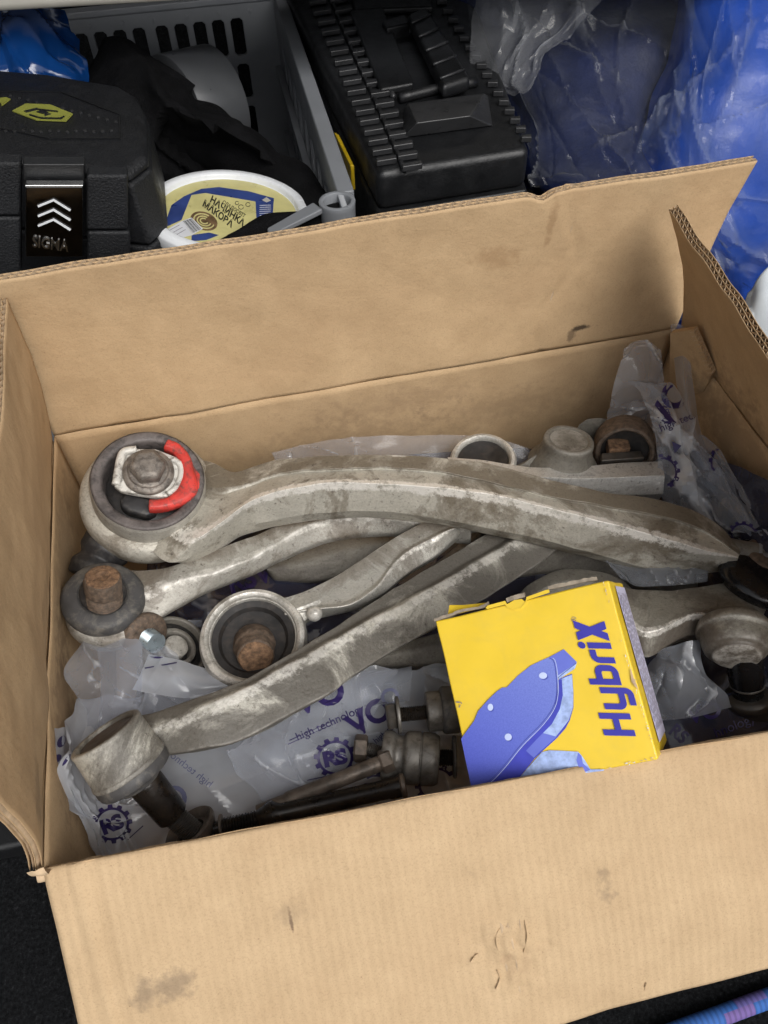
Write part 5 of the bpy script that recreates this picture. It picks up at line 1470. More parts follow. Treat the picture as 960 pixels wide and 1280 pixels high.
    b = sheet('film_strip', rows([
        [(838, 406, 0.004), (846, 404, 0.010), (855, 408, 0.004)],
        [(842, 440, -0.004), (851, 438, 0.004), (861, 442, -0.004)],
        [(847, 480, -0.016), (856, 478, -0.007), (867, 482, -0.014)],
        [(853, 520, -0.026), (863, 518, -0.016), (873, 522, -0.024)],
        [(860, 555, -0.036), (870, 553, -0.026), (884, 560, -0.034)],
        [(870, 590, -0.046), (885, 588, -0.036), (905, 596, -0.044)],
    ]), M['film_mid'], t, 7, 0.0012, 62, (20, 40), 4)
    c = sheet('film', rows([
        [(786, 476, -0.006), (812, 480, -0.004), (838, 480, -0.006), (852, 500, -0.014)],
        [(815, 515, -0.020), (835, 510, -0.014), (852, 515, -0.016), (862, 530, -0.024)],
        [(822, 560, -0.036), (842, 555, -0.030), (862, 555, -0.030), (880, 565, -0.036)],
        [(826, 600, -0.052), (850, 600, -0.046), (880, 600, -0.046), (915, 610, -0.050)],
        [(826, 625, -0.062), (858, 636, -0.060), (900, 645, -0.058), (945, 660, -0.060)],
        [(850, 660, -0.074), (885, 680, -0.074), (925, 690, -0.072), (970, 700, -0.072)],
    ]), M['film_mid'], t, 12, 0.0048, 63, (16, 45), 7, edge=0.002, folds=16, fh=0.005)
    d = sheet('film', rows([
        [(866, 540, -0.030), (880, 545, -0.026), (900, 560, -0.030)],
        [(880, 585, -0.044), (905, 585, -0.036), (925, 605, -0.044)],
        [(900, 630, -0.056), (928, 635, -0.050), (950, 650, -0.056)],
        [(940, 670, -0.064), (958, 672, -0.062), (975, 680, -0.066)],
    ]), M['film_thin'], t, 12, 0.003, 64, (20, 45), 6, edge=0.002, folds=5)
    tr = bvh_of(c); trd = bvh_of(d, c)
    px_text('print', 'VO', tr, t, (836, 540), -62, 44, 0.035)
    px_text('print', 'high tech', tr, t, (826, 540), -22, 14, 0.004)
    px_text('print', 'sta', tr, t, (833, 505), -112, 13, 0.004, True)
    gear('print', tr, t, (828, 590), 20, -20, 1.0, '', (-90, 120))
    decal('print', ([Vector((0, 0, 0)), Vector((1, 0, 0)), Vector((0.5, 0.9, 0))], [(0, 1, 2)]), aff((840, 552), (12, 5), (-3, 14)), tr, M['ink'], t)
    gear('print', trd, t, (903, 575), 15, 20, 1.3, '', (40, 250))
    gear('print', trd, t, (930, 668), 18, 20, 0.8, '', (40, 280))
    # pale bag edge under the big arm on the right
    t = thing('plastic_bag', 'pale bag fold peeping out below the right end of the big curved arm', 'plastic bag', U(810, 715, -0.06), GB)
    sheet('film', rows([
        [(740, 690, -0.070), (790, 700, -0.068), (840, 702, -0.066), (885, 706, -0.066)],
        [(758, 704, -0.066), (795, 714, -0.062), (840, 716, -0.060), (884, 716, -0.062)],
        [(776, 722, -0.066), (800, 732, -0.064), (842, 732, -0.064), (882, 727, -0.066)],
    ]), M['film_mid'], t, 12, 0.0030, 71, (20, 45), 6, folds=8)
    # bag right of the yellow carton
    t = thing('plastic_bag', 'clear crumpled bag between the yellow carton and the right ball joint', 'plastic bag', U(860, 870, -0.09), GB)
    f = sheet('film', rows([
        [(806, 832, -0.070), (826, 812, -0.062), (850, 806, -0.062), (871, 800, -0.064)],
        [(812, 850, -0.066), (838, 838, -0.060), (860, 828, -0.064), (884, 838, -0.074)],
        [(818, 872, -0.070), (845, 866, -0.066), (878, 862, -0.074), (908, 868, -0.084)],
        [(826, 902, -0.078), (850, 900, -0.076), (880, 893, -0.082), (915, 884, -0.090)],
    ]), M['film_mid'], t, 14, 0.0040, 81, (18, 45), 6, folds=9, fh=0.005)
    lo = sheet('film_base', rows([
        [(800, 880, -0.086), (850, 872, -0.088), (900, 868, -0.092), (970, 860, -0.096)],
        [(815, 915, -0.088), (860, 905, -0.090), (905, 898, -0.094), (970, 888, -0.098)],
        [(825, 945, -0.090), (870, 938, -0.092), (920, 925, -0.096), (975, 912, -0.10)],
    ]), M['film_dark'], t, 8, 0.003, 82, (16, 40), 6)
    tr = bvh_of(lo)
    px_text('print', 'hnology', tr, t, (895, 922), -22, 17, 0.004, mat=M['ink'])
    px_text('print', 'VO', tr, t, (862, 905), -14, 30, 0.03)
    px_text('print', 'RS', tr, t, (835, 915), 40, 22, 0.03)
GB = 'printed polythene bags among the arms'
M['ink_soft'] = mat_simple('violet_ink_under_film', (0.15, 0.16, 0.27), 0.4, 0, 0.15, 60, 0)
bags()

# ------------------------------------------------------------ things behind the carton
def crate():
    t = thing('plastic_crate', 'grey slotted plastic crate standing behind the cardboard box', 'crate', (0.02, 0.24, FLOOR))
    g = M['grey_plastic']
    X0, X1, Y0, Y1, Z1 = -0.24, 0.236, 0.052, 0.470, 0.122
    def panel(name, org, ex, ez, W, H, slots, th, n, label=None):
        hole = []
        for (x, z, w_, h_) in slots:
            c = min(w_, h_) * 0.22
            hole.append([(x + c, z), (x + w_ - c, z), (x + w_, z + c), (x + w_, z + h_ - c), (x + w_ - c, z + h_), (x + c, z + h_), (x, z + h_ - c), (x, z + c)])
        cu = bpy.data.curves.new('tmp', 'CURVE'); cu.dimensions = '2D'; cu.fill_mode = 'BOTH'; cu.extrude = th / 2; cu.bevel_depth = 0.0008
        for pl in [[(0, 0), (W, 0), (W, H), (0, H)]] + hole:
            s = cu.splines.new('POLY'); s.points.add(len(pl) - 1); s.use_cyclic_u = True
            for q, p in zip(s.points, pl): q.co = (p[0], p[1], 0, 1)
        ob = bpy.data.objects.new('tmp', cu); me = bpy.data.meshes.new_from_object(ob); me.name = name
        bpy.data.objects.remove(ob); bpy.data.curves.remove(cu)
        for v in me.vertices:
            v.co = org + ex * v.co.x + ez * v.co.y + n * v.co.z
        me.materials.clear(); me.materials.append(g)
        o = link(bpy.data.objects.new(name, me), t)
        if label: o['label'] = label
        return o
    Zb = FLOOR + 0.004
    H = Z1 - Zb
    # far wall: two rows of slots
    sl = []
    x = X1 - X0 - 0.036
    for i in range(20):
        if i and i % 5 == 0: x -= 0.004
        for zz, hh in ((H - 0.054, 0.037), (H - 0.098, 0.037), (H - 0.142, 0.037), (H - 0.186, 0.037)): sl.append((x - 0.0142, zz, 0.0142, hh))
        x -= 0.0193
    sl = [s for s in sl if s[0] > 0.02]
    panel('wall', Vector((X0, Y1, Zb)), Vector((1, 0, 0)), Vector((0, 0, 1)), X1 - X0, H, sl, 0.003, Vector((0, 1, 0)), 'slotted far wall')
    sl = []
    y = 0.03
    while y < 0.37:
        for zz, hh in ((H - 0.088, 0.060), (H - 0.158, 0.058), (H - 0.226, 0.056)): sl.append((y, zz, 0.030, hh))
        y += 0.0385
    sl = [s for s in sl if s[1] > 0.01]
    panel('wall', Vector((X1, Y0, Zb)), Vector((0, 1, 0)), Vector((0, 0, 1)), Y1 - Y0, H, sl, 0.003, Vector((1, 0, 0)), 'slotted side wall')
    panel('wall', Vector((X0, Y0, Zb)), Vector((0, 1, 0)), Vector((0, 0, 1)), Y1 - Y0, H, [], 0.003, Vector((1, 0, 0)))
    panel('wall', Vector((X0, Y0, Zb)), Vector((1, 0, 0)), Vector((0, 0, 1)), X1 - X0, H - 0.052, [], 0.003, Vector((0, 1, 0)))
    bx('bottom', X0 + 0.003, X1 - 0.003, Y0 + 0.003, Y1 - 0.003, FLOOR + 0.001, FLOOR + 0.0036, g, t)
    # rims, ribs and the rounded corner post
    bx('rim', X1 - 0.002, X1 + 0.010, Y0 + 0.016, Y1 - 0.004, Z1 - 0.004, Z1 + 0.002, g, t, 0.001)
    bx('rim', X0, X1 - 0.004, Y1 - 0.004, Y1 + 0.010, Z1 - 0.004, Z1 + 0.002, g, t, 0.001)
    bx('rim', X0, X1 - 0.016, Y0 - 0.008, Y0 + 0.004, Z1 - 0.058, Z1 - 0.051, g, t, 0.001)
    for yy in np.arange(0.10, 0.40, 0.045):
        bx('rib', X1 + 0.0022, X1 + 0.009, yy, yy + 0.003, Z1 - 0.10, Z1 - 0.0045, g, t)
    for zz in (0.030, -0.040):
        bx('rib', X1 - 0.0085, X1 - 0.0025, Y0 + 0.02, Y1 - 0.01, Z1 - 0.098 + zz, Z1 - 0.094 + zz, g, t)
    lathe('corner_post', Vector((X1 - 0.004, Y0 + 0.006, Z1 - 0.05)), Vector((0, 0, 1)), rounded([(0.0085, -0.20), (0.0115, 0.0), (0.0125, 0.047), (0.0130, 0.052), (0.0095, 0.052), (0.0090, 0.035), (0.0, 0.030)], 0.0008), g, t, 40, flat_ends=False)
    P = [Vector((X1 - 0.015, Y0 + 0.001, Z1)), Vector((X1 - 0.020, Y0 + 0.013, Z1 - 0.001)), Vector((X1 - 0.055, Y0 + 0.006, Z1 - 0.012)), Vector((X1 - 0.055, Y0 - 0.004, Z1 - 0.012))]
    prism('corner_web', P, 0.004, g, t, 0.001)
    # faint round dimples under the rim
    for i in range(14):
        xx = X0 + 0.026 + i * 0.0325
        lathe('dimple', Vector((xx, Y1 - 0.0018, Z1 - 0.012)), Vector((0, -1, 0)), [(0.0024, 0), (0.0024, 0.001), (0.0, 0.0013)], g, t, 16, flat_ends=False)
crate()

def tool_case():
    t = thing('tool_case', 'black pebbled plastic tool case with a shiny dark latch and olive emblem, in the crate', 'tool case', (0.05, 0.13, FLOOR + 0.1))
    cm = M['case_plastic']
    z = 0.158
    top = [(-90, 92), (-10, 84), (60, 90), (107, 98), (150, 105), (172, 118), (183, 140), (186, 196), (160, 216), (110, 211), (0, 197), (-90, 192)]
    P = [U(x, y, z) for x, y in top]
    P = [Vector((p.x, max(p.y, 0.058), p.z)) for p in P]
    c = sum(P, Vector()) / len(P)
    low = [p.copy() for p in P]
    prism('lid', [p + (c - p) * 0.035 for p in P], 0.008, cm, t, 0.004, taper=0.035)
    P2 = [p + Vector((0, 0, -0.008)) for p in P]
    prism('shell', P2, 0.045, cm, t, 0.003, taper=0.01)
    P3 = [p + Vector((0, 0, -0.0545)) + (p - c) * 0.004 for p in P]
    prism('lower_shell', P3, 0.055, cm, t, 0.003)
    # pads standing proud of the front, either side of the latch recess
    yb = min(p.y for p in P)
    def fr(px0, px1, py0, py1, y0, dep, name, mat, bw=0.002):
        a, b, d, e = UY(px0, py0, y0), UY(px1, py0, y0), UY(px1, py1, y0), UY(px0, py1, y0)
        Q = [a, d, e, b]
        Q = [UY(px0, py1, y0), UY(px1, py1, y0), UY(px1, py1, y0) + Vector((0, dep, 0)), UY(px0, py1, y0) + Vector((0, dep, 0)),
             UY(px0, py0, y0), UY(px1, py0, y0), UY(px1, py0, y0) + Vector((0, dep, 0)), UY(px0, py0, y0) + Vector((0, dep, 0))]
        return box8(name, Q, mat, t, bw, 3)
    yf = 0.0545
    fr(-60, 26, 203, 270, yf, 0.012, 'front_pad', cm)
    fr(108, 160, 219, 288, yf, 0.012, 'front_pad', cm)
    fr(-60, 26, 272, 345, yf, 0.012, 'front_pad', cm)
    fr(109, 163, 290, 345, yf, 0.012, 'front_pad', cm)
    fr(28, 106, 205, 233, yf + 0.0035, 0.010, 'recess_plate', M['black_plastic'], 0.001)
    # latch
    y0 = 0.0490
    l = fr(31, 104, 233, 322, y0, 0.006, 'latch', M['chrome'], 0.0012)
    fr(31, 104, 231.5, 234, y0 - 0.0004, 0.0064, 'latch_edge', M['bright_metal'], 0.0006)
    for k in range(3):
        y = 258 + 12.2 * k
        pts = [(47.5, y), (67, y - 8), (88, y + 5)]
        V2, F2 = fill2d([stroke2d(pts, 2.4)])
        VV = [UY(v.x, v.y, y0 - 0.0008) for v in V2]; m_ = len(VV)
        o = mesh('chevron', VV, F2, M['white_plastic'], t, False, fix=False)
        s = o.modifiers.new('sol', 'SOLIDIFY'); s.thickness = 0.0006; s.offset = 0
    V2, F2 = text2d('SIGMA', 0.012, 1.0)
    ax = (15.6, 2.2); ay = (0.6, -19)
    VV = [UY(40 + v.x * ax[0] + v.y * ay[0], 308 + v.x * ax[1] + v.y * ay[1], y0 - 0.0006) for v in V2]
    o = mesh('latch_lettering', VV, F2, M['bright_metal'], t, False, fix=False)
    s = o.modifiers.new('sol', 'SOLIDIFY'); s.thickness = 0.0008; s.offset = 0
    # recessed emblem field with dashes, olive emblem
    zt = z + 0.0007
    k = 0.25
    def top_art(name, pts, mat, h, th=0.0008):
        V2, F2 = fill2d(pts)
        o = mesh(name, [U(v.x * k, v.y * k, z + h) for v in V2], F2, mat, t, False, fix=False)
        s = o.modifiers.new('sol', 'SOLIDIFY'); s.thickness = th; s.offset = 0
        return o
    top_art('emblem_border', [stroke2d([(0, 455), (300, 458), (600, 572), (598, 690), (240, 690), (0, 640)], 5)], M['black_plastic'], 0.0006)
    top_art('emblem', [[(62, 556), (130, 520), (250, 524), (364, 570), (330, 606), (180, 600)]], M['olive'], 0.0008)
    for pl in ([(120, 556), (186, 540), (190, 544), (290, 556), (288, 561), (186, 549), (130, 562)], [(182, 560), (208, 552), (244, 562), (226, 566), (256, 570), (224, 580), (222, 570), (200, 566)],
               [(150, 572), (206, 588), (300, 590), (320, 580), (324, 584), (304, 596), (204, 594), (146, 577)]):
        top_art('emblem_line', [pl], M['black_plastic'], 0.0014)
    top_art('emblem', [[(-60, 500), (30, 488), (52, 496), (20, 520), (8, 528), (4, 512), (-60, 515)]], M['olive'], 0.0008)
    rr = random.Random(5)
    for i in range(26):
        x = 20 + i * 22; y = (470 + i * 5.5) if i % 2 else 655 + 3 * math.sin(i)
        if x > 585: break
        top_art('dash', [[(x, y), (x + 12, y - 5), (x + 18, y + 2), (x + 4, y + 6)]], M['black_plastic_worn'], 0.0006, 0.001)
tool_case()

def tub():
    t = thing('plastic_tub', 'round white food tub with a yellow and blue printed lid, tilted behind the box', 'tub', (0.157, 0.10, 0.0))
    c = U(285, 260, 0.100); a = axis_at(c, 0.47, (-0.05, -1))
    w_ = M['white_plastic']
    px = (CAM - c).length / FPX
    Rr = 95 * px
    lathe('lid', c, a, rounded([(0.0, -0.0035), (Rr * 0.83, -0.0035), (Rr * 0.845, -0.0002), (Rr * 0.88, 0.0012), (Rr * 0.95, 0.0008), (Rr, -0.0020), (Rr, -0.010), (Rr * 0.975, -0.011)], 0.0008), w_, t, 80, flat_ends=False)
    lathe('tub', c, a, [(Rr * 0.955, -0.009), (Rr * 0.95, -0.016), (Rr * 0.97, -0.0165), (Rr * 0.97, -0.0185), (Rr * 0.945, -0.019), (Rr * 0.87, -0.085), (Rr * 0.85, -0.087), (0.0, -0.087)], w_, t, 72, flat_ends=False)
    def onl(px_, py, h=-0.0034):
        d = ray(px_, py); q = at(c, a, h); return CAM + d * (a.dot(q - CAM) / a.dot(d))
    f = 300 / 960
    lim = Rr * 0.835
    def art(name, pts, mat, h, conv=True, clip=True):
        if conv: pts = [(180 + x * f, y * f) for x, y in pts]
        V2, F2 = fill2d([pts]) if not isinstance(pts, tuple) else pts
        out = []
        for v in V2:
            p = onl(v.x, v.y, -0.0034 + h); q = at(c, a, -0.0034 + h); d = p - q
            if clip and d.length > lim: p = q + d * (lim / d.length)
            out.append(p)
        return mesh(name, out, F2, mat, t, False, fix=False)
    e1, e2, _ = frame(a)
    q0 = at(c, a, -0.00335)
    mesh('lid_print', [q0 + e1 * lim * math.cos(i * math.pi / 32) + e2 * lim * math.sin(i * math.pi / 32) for i in range(64)], [tuple(range(64))], M['lid_yellow'], t, False, fix=False)
    art('lid_print', [(230, 755), (300, 748), (420, 765), (520, 793), (515, 855), (480, 870), (450, 880), (446, 806), (330, 786), (245, 772), (190, 780), (150, 880), (95, 905), (92, 870), (110, 820), (160, 785)], M['lid_blue'], 0.00010)
    for i in range(6):
        art('lid_print', stroke2d([(462, 822 + i * 8), (508, 820 + i * 8)], 2), M['lid_white'], 0.00016)
    art('lid_print', [(472, 800), (490, 788), (508, 802), (490, 810)], M['trim'], 0.00016)
    def txt(s, o, ax, ay, bold):
        V2, F2 = text2d(s, bold)
        V2 = [Vector((o[0] + v.x * ax[0] + v.y * ay[0], o[1] + v.x * ax[1] + v.y * ay[1], 0)) for v in V2]
        art('lid_lettering', ([Vector((180 + v.x * f, v.y * f, 0)) for v in V2], F2), M['lid_black'], 0.0002, False)
    txt('СЛАДОСВІТ', (312, 812), (14.5, 9.5), (9, -17), 0.02)
    txt('НАЧИНКА', (262, 805), (27, 20.5), (14, -34), 0.035)
    txt('МАКОВА', (232, 822), (27, 20.5), (14, -34), 0.035)
    art('lid_print', ellipse2d(240, 884, 56, 36, 30, 0.35), M['lid_brown'], 0.00012)
    for r_ in (0.75, 0.5, 0.28):
        e = ellipse2d(240, 884, 56 * r_, 36 * r_, 24, 0.35)
        art('lid_print', stroke2d(e[:20], 5), M['lid_yellow'], 0.00014)
    art('lid_print', stroke2d(ellipse2d(372, 812, 7, 7, 12), 2.5), M['lid_black'], 0.00016)
    art('lid_print', stroke2d(ellipse2d(388, 828, 10, 9, 12), 2.5), M['lid_black'], 0.00017)
    art('lid_print', stroke2d(ellipse2d(416, 818, 9, 8, 12), 2.5), M['lid_black'], 0.00018)
    art('lid_sticker', [(80, 922), (150, 884), (196, 940), (120, 965), (95, 950)], M['lid_white'], 0.00022)
    art('lid_sticker', [(150, 884), (190, 870), (236, 915), (196, 938)], M['lid_white'], 0.00023)
    for i in range(11):
        u = i / 11
        art('barcode', stroke2d([(156 + 36 * u, 884 - 11 * u), (196 + 36 * u, 932 - 17 * u)], 1.0 + (i * 7 % 3) * 0.7), M['lid_black'], 0.00028)
    for i in range(3):
        art('lid_lettering', stroke2d([(100 + 14 * i, 922 + 9 * i), (142 + 12 * i, 900 + 9 * i)], 2), M['grey_print'], 0.00028)
    art('lid_print', [(190, 940), (260, 930), (300, 940), (250, 960), (190, 965)], M['lid_blue'], 0.00008)
tub()

def tape_roll():
    c = U(250, 140, 0.065) + Vector((0, 0.06, -0.02))
    c = UY(246, 138, 0.300)
    px = (CAM - c).length / FPX
    t = thing('tape_roll', 'roll of grey adhesive tape standing on edge in the crate', 'tape', c)
    a = axis_at(c, 0.50, (-0.92, 0.25))
    r = 58 * px
    lathe('tape', c, a, rounded([(r * 0.78, -0.024), (r, -0.024), (r, 0.024), (r * 0.78, 0.024)], 0.0006), M['tape'], t, 80, flat_ends=False)
    lathe('core', c, a, [(r * 0.78, 0.0236), (r * 0.72, 0.0236), (r * 0.72, -0.0236), (r * 0.78, -0.0236)], M['kraft_core'], t, 72, flat_ends=False)
tape_roll()

def black_cloth():
    t = thing('black_cloth', 'crumpled black cloth bag lying in the crate', 'cloth bag', (0.15, 0.2, 0.0))
    mt = M['cloth']
    def Y(L): return [[UY(x, y, yy) for x, y, yy in r] for r in L]
    sheet('fold', Y([
        [(110, 95, 0.30), (150, 76, 0.31), (190, 92, 0.30), (215, 108, 0.285), (250, 130, 0.27)],
        [(105, 130, 0.24), (165, 100, 0.25), (200, 110, 0.235), (240, 135, 0.215), (300, 172, 0.20)],
        [(120, 180, 0.20), (185, 140, 0.21), (215, 130, 0.19), (275, 165, 0.18), (345, 205, 0.165)],
        [(150, 230, 0.19), (190, 190, 0.20), (245, 205, 0.205), (310, 215, 0.20), (370, 240, 0.18)],
        [(170, 290, 0.18), (210, 250, 0.19), (290, 250, 0.20), (350, 262, 0.18), (392, 268, 0.15)],
        [(180, 340, 0.18), (230, 310, 0.18), (310, 310, 0.19), (370, 300, 0.16), (405, 290, 0.13)],
    ]), mt, t, 12, 0.010, 5, (8, 34), 9, smooth_deg=60, thick=0.002, folds=22, fh=0.009, fw=0.008)
    tube('fold', [UY(192, 118, 0.27), UY(222, 142, 0.25), UY(275, 182, 0.225), UY(330, 214, 0.19), UY(378, 244, 0.15), UY(408, 270, 0.10)], lambda s: (0.013 + 0.011 * math.sin(math.pi * min(1, s * 1.1))) * (1 + 0.18 * math.sin(s * 23) * math.sin(s * 7)), mt, t, 20, 10)
    tube('fold', [UY(150, 92, 0.295), UY(180, 96, 0.275), UY(210, 112, 0.26), UY(232, 128, 0.255)], 0.016, mt, t, 18, 6)
    sheet('fold', Y([
        [(285, 292, 0.066), (330, 268, 0.072), (380, 262, 0.072), (425, 258, 0.068)],
        [(270, 306, 0.058), (330, 278, 0.062), (385, 268, 0.062), (425, 264, 0.058)],
        [(275, 330, 0.055), (330, 310, 0.056), (390, 300, 0.056), (425, 300, 0.052)],
    ]), mt, t, 8, 0.003, 9, (12, 30), 5, smooth_deg=60)
    # mesh pocket panel
    P = [UY(*p) for p in ((224, 184, 0.18), (258, 200, 0.178), (262, 240, 0.166), (230, 228, 0.168))]
black_cloth()

def blue_bag():
    t = thing('plastic_bag', 'shiny blue plastic bag stuffed behind the black tool case', 'plastic bag', (-0.02, 0.30, 0.05))
    def Y(L): return [[UY(x, y, yy) for x, y, yy in r] for r in L]
    sheet('film', Y([
        [(-60, 20, 0.36), (-10, 8, 0.37), (30, 5, 0.37), (60, 10, 0.365), (82, 14, 0.355)],
        [(-60, 45, 0.31), (-5, 38, 0.31), (28, 38, 0.30), (64, 42, 0.31), (94, 52, 0.325)],
        [(-60, 70, 0.28), (0, 66, 0.27), (34, 64, 0.265), (70, 72, 0.275), (103, 78, 0.295)],
        [(-60, 98, 0.26), (0, 92, 0.25), (40, 92, 0.245), (80, 96, 0.255), (107, 98, 0.275)],
        [(-60, 130, 0.26), (0, 125, 0.25), (40, 125, 0.25), (80, 125, 0.255), (107, 120, 0.27)],
    ]), M['blue_bag'], t, 14, 0.010, 17, (9, 34), 8, smooth_deg=25, folds=16, fh=0.008, fw=0.006)
blue_bag()

def tool_box():
    t = thing('tool_box', 'long black plastic toolbox with treaded lid and recessed carry handle, behind the box', 'toolbox', (0.33, 0.2, FLOOR))
    bp = M['black_plastic']
    z = 0.134
    q = [(318, -90), (472, 216), (663, 186), (560, -90)]
    P = [U(x, y, z) for x, y in q]
    ym = 0.058
    P[1].y = max(P[1].y, ym); P[2].y = max(P[2].y, ym)
    c = sum(P, Vector()) / 4
    # lid rim frame round a sunken middle
    def I(u, v): return P[0].lerp(P[3], u).lerp(P[1].lerp(P[2], u), v)
    prism('lid', P, 0.030, bp, t, 0.006)
    prism('body', [p + Vector((0, 0, -0.031)) + (c - p) * 0.03 for p in P], -FLOOR + z - 0.033, bp, t, 0.006)
    prism('lid_lip', [p + Vector((0, 0, -0.0295)) + (p - c) * 0.012 for p in P], 0.006, bp, t, 0.002)
    # treads: every block its own piece
    def pxz(x, y, h): return U(x, y, z + h)
    base = None
    cols = [((386, 4), (470, 204), 24, 17), ((412, 2), (502, 211), 24, 17), ((364, -40), (386, 4), 24, 4), ((394, -40), (412, 2), 24, 4)]
    k = 0
    for (a, b, w_, n) in cols:
        for i in range(n):
            s = i / (n - 1) if n > 5 else i / n
            x = a[0] + (b[0] - a[0]) * s; y = a[1] + (b[1] - a[1]) * s
            ww = w_ * (0.92 + 0.12 * s)
            Q = [pxz(x, y, 0.0005), pxz(x + ww, y - ww * 0.16, 0.0005), pxz(x + ww + 1.2, y - ww * 0.16 + 4.6, 0.0005), pxz(x + 1.2, y + 4.6, 0.0005)]
            V = Q + [p + Vector((0, 0, 0.0042)) for p in Q]
            box8('tread', V, M['black_plastic_worn'], t, 0.0007, 2)
    for i in range(16):
        s = i / 15
        x = 545 + (650 - 545) * s; y = 4 + (176 - 4) * s
        ww = 13
        Q = [pxz(x, y, 0.0005), pxz(x + ww, y - 2, 0.0005), pxz(x + ww + 1, y + 2.4, 0.0005), pxz(x + 1, y + 2.4, 0.0005)]
        box8('tread', Q + [p + Vector((0, 0, 0.0042)) for p in Q], M['black_plastic_worn'], t, 0.0007, 2)
    # long ridge between the tread rows and the middle
    tube('ridge', [pxz(402, -30, 0.001), pxz(440, 62, 0.001), pxz(472, 132, 0.001), pxz(506, 214, 0.001)], 0.0018, bp, t, 10, 4)
    tube('ridge', [pxz(432, -30, 0.001), pxz(466, 62, 0.001), pxz(492, 122, 0.001)], 0.0022, M['black_plastic_worn'], t, 10, 4)
    # recess walls and carry handle
    c2 = lambda L: [(340 + x / 1.548, y / 1.548) for x, y in L]
    prism('recess_frame', [pxz(x, y, 0.006) for x, y in c2([(150, 20), (215, 14), (275, 160), (210, 172)])], 0.006, bp, t, 0.002)
    prism('recess_frame', [pxz(x, y, 0.006) for x, y in c2([(150, -20), (300, -40), (312, 12), (160, 18)])], 0.006, bp, t, 0.002)
    prism('handle_hinge', [pxz(x, y, 0.010) for x, y in c2([(212, 40), (258, 26), (266, 44), (222, 54)])], 0.012, bp, t, 0.002)
    prism('handle', [pxz(x, y, 0.014) for x, y in c2([(262, 26), (300, 10), (385, 148), (330, 165)])], 0.012, bp, t, 0.004)
    for i in range(5):
        s = i / 4
        a = (270 + 55 * s, 44 + 108 * s); b = (306 + 66 * s, 28 + 106 * s)
        A, B = c2([a, b])
        tube('handle_groove', [pxz(*A, 0.0145), pxz((A[0] + B[0]) / 2, (A[1] + B[1]) / 2, 0.0155), pxz(*B, 0.0145)], 0.0012, M['black_plastic_worn'], t, 8, 3)
    tube('handle_end', [pxz(*c2([(246, 190)])[0], 0.004), pxz(*c2([(320, 172)])[0], 0.004), pxz(*c2([(396, 158)])[0], 0.004)], 0.004, bp, t, 12, 4)
    # raised pad with sloping sides
    base_ = [pxz(x, y, 0.0005) for x, y in c2([(250, 268), (428, 244), (418, 184), (256, 208)])]
    top_ = [pxz(x, y, 0.013) for x, y in c2([(280, 238), (384, 224), (412, 180), (262, 200)])]
    box8('raised_pad', base_ + top_, M['black_plastic_worn'], t, 0.0012, 2)
    bx('latch', 0.300, 0.345, 0.047, 0.052, 0.060, 0.105, bp, t, 0.002)
    # yellow clips at the side
    y1 = [U(x, y, 0.120) for x, y in ((350, -6), (358, -6), (359, 22), (354, 14))]
    prism('yellow_clip', y1, 0.02, M['yellow_trim'], t, 0.001)
    y2 = [U(x, y, 0.112) for x, y in ((417, 164), (424, 168), (443, 207), (438, 207))]
    prism('yellow_clip', y2, 0.02, M['yellow_trim'], t, 0.001)
tool_box()

